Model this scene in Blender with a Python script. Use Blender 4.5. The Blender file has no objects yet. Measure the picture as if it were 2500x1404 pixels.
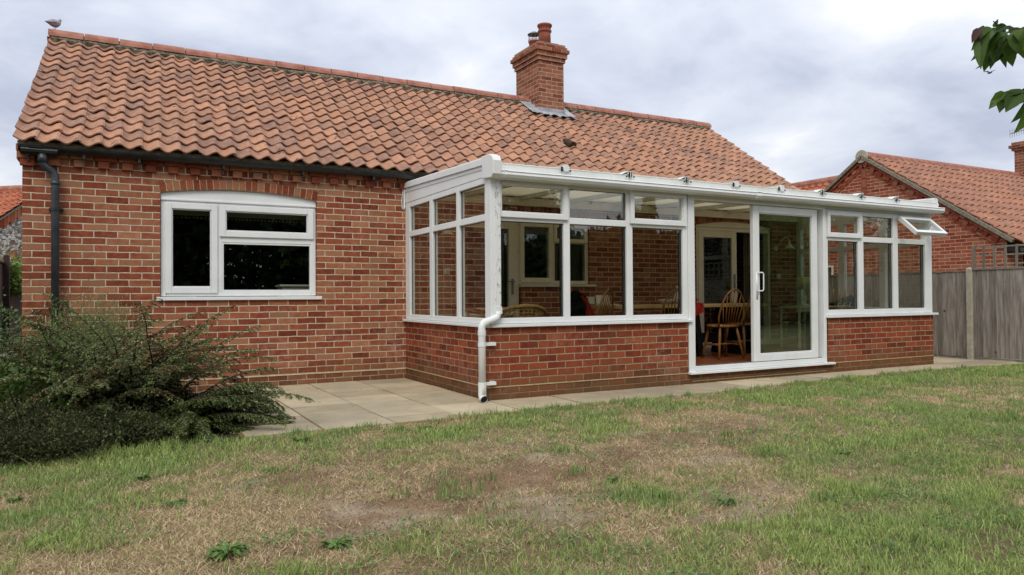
import bpy, bmesh, math, random
import numpy as np
from mathutils import Vector, Matrix
R = math.radians
rnd = random.Random(7)
NR = np.random.default_rng(11)
SC = bpy.context.scene
COL = SC.collection

# ------------------------------------------------------------------ camera
cam_d = bpy.data.cameras.new("camera"); cam = bpy.data.objects.new("camera", cam_d); COL.objects.link(cam)
YAW, PITCH, ROLL = R(28.343), R(.697), R(-.362)
CAM = Vector((.877, -9.011, 1.051))
fw = Vector((math.sin(YAW) * math.cos(PITCH), math.cos(YAW) * math.cos(PITCH), math.sin(PITCH)))
r0 = Vector((math.cos(YAW), -math.sin(YAW), 0)); u0 = r0.cross(fw)
rr = r0 * math.cos(ROLL) + u0 * math.sin(ROLL); uu = -r0 * math.sin(ROLL) + u0 * math.cos(ROLL)
m = Matrix((rr, uu, -fw)).transposed().to_4x4(); m.translation = CAM
cam.matrix_world = m
cam_d.sensor_width = 36; cam_d.lens = 36 * 1780.17 / 2500
cam_d.clip_start = .05; cam_d.clip_end = 1000
SC.camera = cam
SC.render.resolution_x, SC.render.resolution_y = 1024, 575

# ------------------------------------------------------------------ world, sun, exposure
SUN_EL, SUN_AZ = R(48), R(212)        # azimuth clockwise from +Y (behind the camera, to its left)
W = bpy.data.worlds.new("World"); SC.world = W; W.use_nodes = True
nt = W.node_tree; N = nt.nodes; L = nt.links; N.clear()
def nd(t, **k):
    n = N.new(t)
    for a, b in k.items(): setattr(n, a, b)
    return n
out = nd('ShaderNodeOutputWorld'); bg = nd('ShaderNodeBackground'); L.new(bg.outputs[0], out.inputs[0])
bg.inputs[1].default_value = .1
sky = nd('ShaderNodeTexSky'); sky.sky_type = 'NISHITA'; sky.sun_disc = False
sky.sun_elevation = SUN_EL; sky.sun_rotation = SUN_AZ; sky.air_density = 1.0; sky.dust_density = 2.0
tc = nd('ShaderNodeTexCoord'); sx = nd('ShaderNodeSeparateXYZ'); L.new(tc.outputs['Generated'], sx.inputs[0])
def wm(op, a, b=None):
    n = nd('ShaderNodeMath', operation=op)
    for i, v in enumerate((a, b)):
        if v is None: continue
        if isinstance(v, (int, float)): n.inputs[i].default_value = v
        else: L.new(v, n.inputs[i])
    return n.outputs[0]
zc = wm('MAXIMUM', sx.outputs[2], 0.0)
den = wm('ADD', zc, .26)
cx = wm('DIVIDE', sx.outputs[0], den); cy = wm('DIVIDE', sx.outputs[1], den)
cmb = nd('ShaderNodeCombineXYZ'); L.new(cx, cmb.inputs[0]); L.new(cy, cmb.inputs[1]); cmb.inputs[2].default_value = 3.7
def wn(scale, detail, rough, off):
    mp = nd('ShaderNodeMapping'); mp.inputs['Location'].default_value = off; L.new(cmb.outputs[0], mp.inputs[0])
    n = nd('ShaderNodeTexNoise'); n.inputs['Scale'].default_value = scale; n.inputs['Detail'].default_value = detail
    n.inputs['Roughness'].default_value = rough; n.inputs['Distortion'].default_value = .4; L.new(mp.outputs[0], n.inputs['Vector'])
    return n.outputs[0]
n1 = wn(1.0, 5, .5, (4.3, 1.7, 0)); n2 = wn(2.6, 6, .55, (9.1, 3.2, 1))
mixn = wm('ADD', wm('MULTIPLY', n1, .62), wm('MULTIPLY', n2, .38))
cr = nd('ShaderNodeValToRGB'); L.new(mixn, cr.inputs[0])
e = cr.color_ramp.elements
e[0].position = .37; e[0].color = (4.6, 5.0, 6.2, 1)
e[1].position = .60; e[1].color = (9.7, 9.7, 9.6, 1)
a = e.new(.46); a.color = (6.4, 6.8, 7.8, 1)
a = e.new(.53); a.color = (7.7, 7.95, 8.6, 1)
brt = wm('ADD', wm('MULTIPLY', zc, .6), .85)
vm = nd('ShaderNodeVectorMath', operation='SCALE'); L.new(cr.outputs[0], vm.inputs[0]); L.new(brt, vm.inputs['Scale'])
mx = nd('ShaderNodeMixRGB'); mx.inputs[0].default_value = .9; L.new(sky.outputs[0], mx.inputs[1]); L.new(vm.outputs[0], mx.inputs[2])
gm = nd('ShaderNodeMixRGB'); L.new(mx.outputs[0], gm.inputs[2]); gm.inputs[1].default_value = (1.2, 1.3, .9, 1)
L.new(wm('GREATER_THAN', sx.outputs[2], -.005), gm.inputs[0]); L.new(gm.outputs[0], bg.inputs[0])

sd = bpy.data.lights.new("sun", 'SUN'); sd.energy = 1.5; sd.angle = R(24); sd.color = (1, .925, .80)
so = bpy.data.objects.new("sun", sd); COL.objects.link(so); so.location = (-6, -14, 16)
sdir = Vector((math.sin(SUN_AZ) * math.cos(SUN_EL), math.cos(SUN_AZ) * math.cos(SUN_EL), math.sin(SUN_EL)))
so.rotation_euler = sdir.to_track_quat('Z', 'Y').to_euler()
SC.view_settings.view_transform = 'Standard'; SC.view_settings.look = 'None'
SC.view_settings.exposure = 0.28; SC.view_settings.gamma = 1; SC.view_settings.use_curve_mapping = False
try:
    SC.cycles.max_bounces = 10; SC.cycles.transparent_max_bounces = 24; SC.cycles.use_denoising = True
    SC.cycles.caustics_reflective = False; SC.cycles.caustics_refractive = False
except Exception: pass

# ------------------------------------------------------------------ helpers: materials
def hx(s):
    o = []
    for i in (0, 2, 4):
        c = int(s[i:i + 2], 16) / 255
        o.append(c / 12.92 if c <= .04045 else ((c + .055) / 1.055) ** 2.4)
    return (*o, 1)
class MT:
    def __init__(s, name):
        s.m = bpy.data.materials.new(name); s.m.use_nodes = True
        s.t = s.m.node_tree; s.t.nodes.clear()
        s.o = s.n('ShaderNodeOutputMaterial')
    def n(s, t, **k):
        x = s.t.nodes.new(t)
        for a, b in k.items(): setattr(x, a, b)
        return x
    def put(s, sock, v):
        if isinstance(v, (int, float, tuple, list)):
            try: sock.default_value = v
            except Exception: sock.default_value = tuple(v)[:3]
        else: s.t.links.new(v, sock)
    def math(s, op, a, b=None, c=None, clamp=False):
        x = s.n('ShaderNodeMath', operation=op); x.use_clamp = clamp
        for i, v in enumerate((a, b, c)):
            if v is not None: s.put(x.inputs[i], v)
        return x.outputs[0]
    def noise(s, scale, detail=4, rough=.55, vec=None, dist=0):
        x = s.n('ShaderNodeTexNoise')
        x.inputs['Scale'].default_value = scale; x.inputs['Detail'].default_value = detail
        x.inputs['Roughness'].default_value = rough; x.inputs['Distortion'].default_value = dist
        if vec is None: vec = s.pos()
        s.put(x.inputs['Vector'], vec)
        return x.outputs[0]
    def pos(s):
        if not hasattr(s, 'tc'): s.tc = s.n('ShaderNodeTexCoord')
        return s.tc.outputs['Object']
    def scalev(s, v, k):
        x = s.n('ShaderNodeMapping'); x.inputs['Scale'].default_value = k; s.put(x.inputs[0], v); return x.outputs[0]
    def mix(s, f, a, b, bt='MIX'):
        x = s.n('ShaderNodeMixRGB', blend_type=bt); s.put(x.inputs[0], f); s.put(x.inputs[1], a); s.put(x.inputs[2], b); return x.outputs[0]
    def ramp(s, f, stops):
        x = s.n('ShaderNodeValToRGB'); s.put(x.inputs[0], f); el = x.color_ramp.elements
        while len(el) > 1: el.remove(el[0])
        el[0].position = stops[0][0]; el[0].color = stops[0][1]
        for p, c in stops[1:]:
            q = el.new(p); q.color = c
        return x.outputs[0]
    def rng(s, v, a, b, c=0., d=1.):
        x = s.n('ShaderNodeMapRange', interpolation_type='SMOOTHSTEP')
        for i, q in enumerate((v, a, b, c, d)): s.put(x.inputs[i], q)
        return x.outputs[0]
    def finish(s, col, rough=.8, bump=None, bs=.3, bd=.01, spec=.3, metal=0., sub=None):
        p = s.n('ShaderNodeBsdfPrincipled'); s.put(p.inputs['Base Color'], col); s.put(p.inputs['Roughness'], rough)
        p.inputs['Metallic'].default_value = metal; p.inputs['Specular IOR Level'].default_value = spec
        if bump is not None:
            b = s.n('ShaderNodeBump'); b.inputs['Strength'].default_value = bs; b.inputs['Distance'].default_value = bd
            s.put(b.inputs['Height'], bump); s.put(p.inputs['Normal'], b.outputs[0])
        s.t.links.new(p.outputs[0], s.o.inputs[0]); s.p = p
        return s.m
W1 = (1, 1, 1, 1)
def simple(name, c1, c2=None, scale=6, rough=.7, bs=.2, bd=.004, spec=.3, metal=0., detail=5):
    M = MT(name); c1 = hx(c1); c2 = hx(c2) if c2 else c1
    n = M.noise(scale, detail, .6)
    return M.finish(M.mix(M.rng(n, .32, .68), c1, c2), rough, M.noise(scale * 6, 3), bs, bd, spec, metal)

def brick_mat(name, stops, mortar, BW=.225, BH=.075, MW=.0057, voff=0., dirt=0., stain=0., rough=.88, header=False):
    M = MT(name)
    uv = M.n('ShaderNodeUVMap'); uv.uv_map = 'UVMap'
    sc = M.n('ShaderNodeSeparateXYZ')
    wob = M.n('ShaderNodeTexNoise'); wob.inputs['Scale'].default_value = 9; wob.inputs['Detail'].default_value = 4; M.put(wob.inputs['Vector'], uv.outputs[0])
    wv = M.n('ShaderNodeVectorMath', operation='SUBTRACT'); M.put(wv.inputs[0], wob.outputs['Color']); wv.inputs[1].default_value = (.5, .5, .5)
    ws = M.n('ShaderNodeVectorMath', operation='SCALE'); M.put(ws.inputs[0], wv.outputs[0]); ws.inputs['Scale'].default_value = .014
    wa = M.n('ShaderNodeVectorMath', operation='ADD'); M.put(wa.inputs[0], uv.outputs[0]); M.put(wa.inputs[1], ws.outputs[0])
    M.put(sc.inputs[0], wa.outputs[0])
    U, V = sc.outputs[0], sc.outputs[1]
    v = M.math('DIVIDE', M.math('ADD', V, 10 * BH - voff), BH)
    row = M.math('FLOOR', v); fv = M.math('FRACT', v)
    rw = M.n('ShaderNodeTexWhiteNoise', noise_dimensions='1D'); M.put(rw.inputs['W'], row)
    jit = M.math('MULTIPLY', M.math('SUBTRACT', rw.outputs[0], .5), .09)
    u = M.math('ADD', M.math('ADD', M.math('DIVIDE', U, BW), M.math('MULTIPLY', M.math('MODULO', row, 2.), .5)), M.math('ADD', jit, 40.))
    col = M.math('FLOOR', u); fu = M.math('FRACT', u)
    du = M.math('MULTIPLY', M.math('MINIMUM', fu, M.math('SUBTRACT', 1., fu)), BW)
    dv = M.math('MULTIPLY', M.math('MINIMUM', fv, M.math('SUBTRACT', 1., fv)), BH)
    d = M.math('MINIMUM', du, dv)
    face = M.rng(d, MW - .0018, MW + .0016)
    ci = M.n('ShaderNodeCombineXYZ'); M.put(ci.inputs[0], col); M.put(ci.inputs[1], row)
    wn = M.n('ShaderNodeTexWhiteNoise', noise_dimensions='2D'); M.put(wn.inputs['Vector'], ci.outputs[0])
    ss = M.n('ShaderNodeSeparateColor'); M.put(ss.inputs[0], wn.outputs['Color'])
    nz = M.noise(14, 6, .65, uv.outputs[0]); nf = M.noise(120, 3, .6, uv.outputs[0])
    sel = M.math('ADD', M.math('ADD', M.math('MULTIPLY', ss.outputs[0], .82), .06), M.math('MULTIPLY', M.math('SUBTRACT', nz, .5), .7), clamp=True)
    bc = M.ramp(sel, stops)
    val = M.math('ADD', M.math('MULTIPLY', ss.outputs[1], .26), .87)
    val = M.math('MULTIPLY', val, M.math('ADD', M.math('MULTIPLY', nz, .5), .75))
    val = M.math('MULTIPLY', val, M.math('ADD', M.math('MULTIPLY', nf, .35), .82))
    vc = M.n('ShaderNodeVectorMath', operation='SCALE'); M.put(vc.inputs[0], bc); M.put(vc.inputs['Scale'], val)
    mo = M.mix(M.rng(M.noise(22, 4, .6, uv.outputs[0]), .3, .7), mortar[0], mortar[1])
    c = M.mix(face, mo, vc.outputs[0])
    if stain:   # pale lime bloom in patches
        sv = M.math('MULTIPLY', M.math('MULTIPLY', M.rng(M.noise(1.3, 5, .62, uv.outputs[0]), .5, .66), M.rng(nz, .4, .58)), M.rng(V, .1, 1.0, 1., .15))
        c = M.mix(M.math('MULTIPLY', sv, stain), c, hx('c9b3a6'))
    if dirt:    # green-brown splash dirt low on the wall
        dz = M.math('ADD', M.rng(V, -.05, .42, 1., 0.), M.math('MULTIPLY', M.math('SUBTRACT', M.noise(2.2, 5, .6, uv.outputs[0]), .5), 1.3), clamp=True)
        c = M.mix(M.math('MULTIPLY', dz, dirt), c, hx('5a4c33'))
    h = M.math('ADD', M.math('MULTIPLY', face, M.math('ADD', .75, M.math('MULTIPLY', ss.outputs[2], .25))), M.math('MULTIPLY', nf, .25))
    return M.finish(c, rough, h, .75, .006, .2)
main_st = [(0., hx('6a3422')), (.2, hx('80412c')), (.4, hx('8c4e37')), (.58, hx('965c42')), (.8, hx('9c6b4e')), (1., hx('8e684f'))]
red_st = [(0., hx('5f2c20')), (.25, hx('7a3725')), (.5, hx('883f2a')), (.72, hx('904a31')), (.88, hx('824a34')), (1., hx('945e45'))]
ngh_st = [(0., hx('7d3a2a')), (.3, hx('924733')), (.6, hx('9d5640')), (.85, hx('a3664f')), (1., hx('98694f'))]
MOR = (hx('b2a48d'), hx('cabda8')); MOR2 = (hx('8f7d60'), hx('ab987a'))
m_brick = brick_mat('red_brown_stock_brick', main_st, MOR, voff=.06, dirt=.5, stain=.3)
m_brick2 = brick_mat('red_dwarf_wall_brick', red_st, MOR2, voff=.06, dirt=.75, stain=.16)
m_brick3 = brick_mat('neighbour_orange_brick', ngh_st, (hx('b09c82'), hx('c4b196')))
m_chim = brick_mat('chimney_brick', [(0., hx('6c3c2d')), (.4, hx('85503b')), (.8, hx('92624c')), (1., hx('86695a'))], (hx('a48c7a'), hx('b39b88')), stain=.6)
def piece_mat(name, stops, rough=.88, sc=30.):
    M = MT(name); g = M.n('ShaderNodeNewGeometry'); nz = M.noise(sc, 5, .6)
    sel = M.math('ADD', g.outputs['Random Per Island'], M.math('MULTIPLY', M.math('SUBTRACT', nz, .5), .5), clamp=True)
    c = M.ramp(sel, stops); v = M.math('ADD', M.math('MULTIPLY', nz, .6), .7)
    vc = M.n('ShaderNodeVectorMath', operation='SCALE'); M.put(vc.inputs[0], c); M.put(vc.inputs['Scale'], v)
    return M.finish(vc.outputs[0], rough, M.noise(160, 3), .4, .003, .2)
m_bpiece = piece_mat('single_red_brick', main_st)
m_mortar = simple('pale_lime_mortar', 'b5a285', 'cdbda2', 20, .95, .5)
m_mortar_d = simple('weathered_grey_mortar', '6d675a', '948b7a', 25, .95, .8, .01)

def tile_mat(name, stops, lichen=.5, dark=.35):
    M = MT(name); g = M.n('ShaderNodeNewGeometry'); rp = g.outputs['Random Per Island']
    P = M.pos(); big = M.noise(.55, 4, .6, P); nz = M.noise(9, 6, .68, P)
    sel = M.math('ADD', M.math('MULTIPLY', rp, .36), M.math('ADD', M.math('MULTIPLY', M.math('SUBTRACT', nz, .42), 1.15), M.math('MULTIPLY', big, .5)))
    c = M.ramp(sel, stops)
    r2 = M.math('FRACT', M.math('MULTIPLY', rp, 91.7)); v = M.math('MULTIPLY', M.math('ADD', M.math('MULTIPLY', r2, .24), .87), M.math('ADD', M.math('MULTIPLY', M.noise(60, 4, .6, P), .4), .8))
    vc = M.n('ShaderNodeVectorMath', operation='SCALE'); M.put(vc.inputs[0], c); M.put(vc.inputs['Scale'], v); c = vc.outputs[0]
    pale = M.math('MULTIPLY', M.rng(M.noise(22, 6, .75, P), .53, .64), M.rng(M.noise(1.7, 3, .6, P), .42, .62))
    c = M.mix(M.math('MULTIPLY', pale, lichen), c, hx('b9a896'))
    vo = M.n('ShaderNodeTexVoronoi'); vo.inputs['Scale'].default_value = 10.; M.put(vo.inputs['Vector'], M.mix(.12, P, M.noise(30, 2, .5, P)))
    spot = M.math('MULTIPLY', M.rng(vo.outputs['Distance'], .15, .25, 1., 0.), M.rng(M.noise(2.2, 4, .6, P), .48, .56))
    c = M.mix(M.math('MULTIPLY', spot, .85), c, hx('3a332b'))
    soot = M.math('MULTIPLY', M.rng(M.noise(3.1, 6, .7, P), .52, .75), M.rng(big, .45, .6)); c = M.mix(M.math('MULTIPLY', soot, dark), c, hx('64584c'))
    return M.finish(c, .82, M.noise(90, 5, .65, P), .35, .004, .28)
m_tile = tile_mat('weathered_clay_pantile', [(.08, hx('6a564d')), (.3, hx('8b6b5c')), (.5, hx('9f7660')), (.68, hx('aa8067')), (.86, hx('b17d5d')), (1., hx('b29c90'))])
m_tile2 = tile_mat('orange_clay_pantile', [(.1, hx('775547')), (.4, hx('906856')), (.7, hx('a07059')), (1., hx('aa7e66'))], .4)
m_ridge = simple('clay_ridge_tile', '8c5a4a', 'a67767', 7, .8, .3)
m_pot = simple('terracotta_pot', '834536', '9b5d49', 5, .75, .3)
m_lead = simple('lead_flashing', '868c92', 'a7abb0', 9, .5, .4, .006, .4)

def upvc(name, c1, c2, green=0.):
    M = MT(name); n = M.noise(3, 6, .65); n2 = M.noise(45, 5, .7)
    c = M.mix(M.rng(n, .3, .75), hx(c1), hx(c2))
    spk = M.math('MULTIPLY', M.rng(n2, .62, .7), M.rng(n, .45, .62)); c = M.mix(M.math('MULTIPLY', spk, .35 + green), c, hx('7f8270'))
    return M.finish(c, .38, M.noise(20, 3), .05, .002, .45)
m_white = upvc('white_upvc', 'e2e5e6', 'd9dddd')
m_whited = upvc('algae_stained_white_upvc', 'd6d8d0', 'bcc0ae', .3)
m_cream = simple('cream_painted_frame', 'e2ddcc', 'd8d2c0', 4, .5, .05)
m_peel = MT('white_downpipe_with_flaked_paint')
_n = m_peel.noise(1., 7, .8, m_peel.scalev(m_peel.pos(), (40, 40, 14)))
m_peel = m_peel.finish(m_peel.mix(m_peel.rng(_n, .555, .62), hx('dcdfdf'), hx('7f8179')), .5, _n, .3, .002, .35)
m_black = simple('black_rainwater_plastic', '17191b', '26292b', 8, .35, .1, .002, .5)
m_greypipe = simple('faded_grey_black_plastic', '2c3236', '3a4146', 8, .4, .1, .002, .5)
m_steel = simple('grey_galvanised_metal', '6d6f70', '8a8c8c', 12, .4, .1, .002, .5, .8)

def glass_mat(name, tint, refl=1.):
    M = MT(name); lw = M.n('ShaderNodeLayerWeight'); lw.inputs['Blend'].default_value = .5
    f = M.math('ADD', M.math('MULTIPLY', M.math('POWER', lw.outputs['Facing'], 4.), .8), .075 * refl, clamp=True)
    tr = M.n('ShaderNodeBsdfTransparent'); tr.inputs[0].default_value = tint
    gl = M.n('ShaderNodeBsdfGlossy'); gl.inputs[0].default_value = (.92, .96, 1, 1); gl.inputs['Roughness'].default_value = .0
    b = M.n('ShaderNodeBump'); b.inputs['Strength'].default_value = .03; b.inputs['Distance'].default_value = .02; M.put(b.inputs['Height'], M.noise(1.6, 1)); M.put(gl.inputs['Normal'], b.outputs[0])
    mx = M.n('ShaderNodeMixShader'); M.put(mx.inputs[0], f); M.put(mx.inputs[1], tr.outputs[0]); M.put(mx.inputs[2], gl.outputs[0])
    M.t.links.new(mx.outputs[0], M.o.inputs[0]); return M.m
m_glass = glass_mat('clear_window_glass', (.93, .94, .90, 1))
m_glassg = glass_mat('greenish_door_glass', (.84, .90, .82, 1), 1.2)
m_glassd = glass_mat('dim_window_glass', (.80, .84, .80, 1))
M = MT('opal_polycarbonate')
_t = M.n('ShaderNodeBsdfTranslucent'); _t.inputs[0].default_value = hx('b5ab8e'); _d = M.n('ShaderNodeBsdfDiffuse'); _d.inputs[0].default_value = hx('c4bda6')
_m = M.n('ShaderNodeMixShader'); _m.inputs[0].default_value = .5; M.put(_m.inputs[1], _t.outputs[0]); M.put(_m.inputs[2], _d.outputs[0])
M.t.links.new(_m.outputs[0], M.o.inputs[0]); m_poly = M.m

def wood(name, c1, c2, axis=2, rough=.6, knots=0., sc=1.):
    M = MT(name); k = [14 * sc] * 3; k[axis] = 1.1 * sc
    v = M.scalev(M.pos(), tuple(k)); n = M.noise(2.2, 7, .65, v, .6); g = M.n('ShaderNodeNewGeometry')
    c = M.mix(M.rng(n, .28, .72), hx(c1), hx(c2))
    val = M.math('ADD', M.math('MULTIPLY', g.outputs['Random Per Island'], .5), .75)
    vc = M.n('ShaderNodeVectorMath', operation='SCALE'); M.put(vc.inputs[0], c); M.put(vc.inputs['Scale'], val); c = vc.outputs[0]
    if knots:
        vo = M.n('ShaderNodeTexVoronoi'); vo.inputs['Scale'].default_value = 3.4; M.put(vo.inputs['Vector'], M.pos())
        c = M.mix(M.rng(vo.outputs['Distance'], .05, .1, knots, 0.), c, hx('2b2622'))
    return M.finish(c, rough, n, .3, .003, .3)
m_fence = wood('weathered_grey_boards', '66615b', '9a938b', 2, .9, .9)
m_fenceb = wood('brown_stained_boards', '4e3f36', '6e5a4e', 2, .9)
m_trel = wood('grey_trellis_wood', '6b665e', '8b8579', 2, .9)
m_chair = wood('honey_varnished_wood', '573818', '825a30', 2, .35)
m_table = wood('pale_oak_tabletop', 'b28b58', 'cfae7c', 0, .5)
m_rattan = simple('tan_rattan', '8d6d3e', 'b89a62', 40, .6, .4)
m_cane = simple('pale_cane', 'b09a6e', 'c7b48a', 30, .6, .2)
m_dark = simple('black_painted_wood', '0c0c0d', '151517', 9, .5, .1)
m_red = simple('red_cloth', '85180f', 'a82a1c', 12, .85, .5, .01)
m_fur = simple('black_woolly_cloth', '07080a', '121315', 60, 1., 1., .02, .1)
m_paper = simple('white_paper', 'd9d5c6', 'c8c3b2', 8, .8, .1)
m_china = simple('white_china', 'dedbcf', 'd1cdbf', 5, .3, .05, .002, .5)
m_shade = simple('cream_lampshade', 'd9d3b0', 'cbc49e', 5, .9, .1)
m_green = simple('dark_green_cloth', '143223', '1e4632', 6, .8, .3)
m_curt = simple('dim_curtain_cloth', '6a6557', '7d786a', 6, .95, .3)
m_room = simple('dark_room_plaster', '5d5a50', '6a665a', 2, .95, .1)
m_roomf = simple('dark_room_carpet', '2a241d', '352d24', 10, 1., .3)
m_conc = simple('pale_concrete', '9d9888', 'b3ae9d', 12, .95, .4)
M = MT('terracotta_wood_floor'); _uv = M.pos(); _b = M.n('ShaderNodeTexBrick'); M.put(_b.inputs['Vector'], _uv)
for k, v in (('Color1', hx('7c4128')), ('Color2', hx('8f5233')), ('Mortar', hx('4b2a1c'))): _b.inputs[k].default_value = v
_b.inputs['Scale'].default_value = 1.; _b.inputs['Brick Width'].default_value = .9; _b.inputs['Row Height'].default_value = .14; _b.inputs['Mortar Size'].default_value = .004
m_floor = M.finish(_b.outputs[0], .28, M.noise(20, 4), .05, .002, .5)
def leafmat(name, c1, c2, rough=.55, trans=.35, spec=.3):
    M = MT(name); g = M.n('ShaderNodeNewGeometry'); n = M.noise(2.5, 4, .6)
    s = M.math('ADD', M.math('MULTIPLY', g.outputs['Random Per Island'], .7), M.math('MULTIPLY', n, .3))
    c = M.mix(s, hx(c1), hx(c2))
    p = M.n('ShaderNodeBsdfPrincipled'); M.put(p.inputs['Base Color'], c); p.inputs['Roughness'].default_value = rough; p.inputs['Specular IOR Level'].default_value = spec
    t = M.n('ShaderNodeBsdfTranslucent'); M.put(t.inputs[0], c)
    x = M.n('ShaderNodeMixShader'); x.inputs[0].default_value = trans; M.put(x.inputs[1], p.outputs[0]); M.put(x.inputs[2], t.outputs[0])
    M.t.links.new(x.outputs[0], M.o.inputs[0]); return M.m
m_cot = leafmat('cotoneaster_leaf', '34431f', '8a9a5e', .5, .2, .28)
m_cotb = leafmat('cotoneaster_brown_leaf', '3f3a20', '6b6038', .6, .15)
m_heath = leafmat('low_shrub_leaf', '333c26', '6b7049', .6, .2)
m_herb = leafmat('feathery_green_leaf', '546b3c', '93a06c', .6, .35)
m_broad = leafmat('broad_green_leaf', '41602a', '77914a', .45, .3, .45)
m_rose = leafmat('blue_green_leaf', '4a684a', '7a9672', .5, .3)
m_tree = leafmat('overhead_tree_leaf', '24401a', '628034', .45, .5, .3)
m_treeb = leafmat('browned_tree_leaf', '2c1610', '4a281a', .5, .3)
m_hedge = leafmat('distant_tree_leaf', '26361e', '4a5c36', .7, .2)
m_weed = leafmat('lawn_weed_leaf', '4a6c36', '84a056', .45, .25, .4)
m_vine = leafmat('climber_leaf', '4c6a2c', '86984a', .5, .3); m_orange = leafmat('orange_flower', '8f5638', 'b5805a', .7, .3)
m_pink = leafmat('pink_petal', 'd0408a', 'e070a8', .7, .3)
m_twig = simple('dark_twig_bark', '2e241c', '4a3c30', 30, .9, .4); m_straw = simple('dry_straw', 'a8935f', 'c4b27c', 20, .9, .1)
m_bark = simple('grey_brown_bark', '4c4238', '6b5f52', 14, .95, .9, .02)
def attr_mat(name, rough=.9, bump=None, noise_amt=.5, nscale=60, trans=0.):
    M = MT(name); a = M.n('ShaderNodeAttribute'); a.attribute_name = 'tint'
    v = M.math('ADD', M.math('MULTIPLY', M.noise(nscale, 6, .7), noise_amt), 1 - noise_amt / 2)
    vc = M.n('ShaderNodeVectorMath', operation='SCALE'); M.put(vc.inputs[0], a.outputs['Color']); M.put(vc.inputs['Scale'], v)
    mm = M.finish(vc.outputs[0], rough, M.math('ADD', M.noise(45, 8, .75), M.noise(9, 4)) if bump else None, .9, .03, .15)
    if trans:
        t = M.n('ShaderNodeBsdfTranslucent'); M.put(t.inputs[0], vc.outputs[0]); x = M.n('ShaderNodeMixShader'); x.inputs[0].default_value = trans
        M.put(x.inputs[1], M.p.outputs[0]); M.put(x.inputs[2], t.outputs[0]); M.t.links.new(x.outputs[0], M.o.inputs[0])
    return mm
m_soil = attr_mat('lawn_soil', .97, True, 1.1, 60); m_grass = attr_mat('grass_blade', .7, None, 0, 5, .25)

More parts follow.
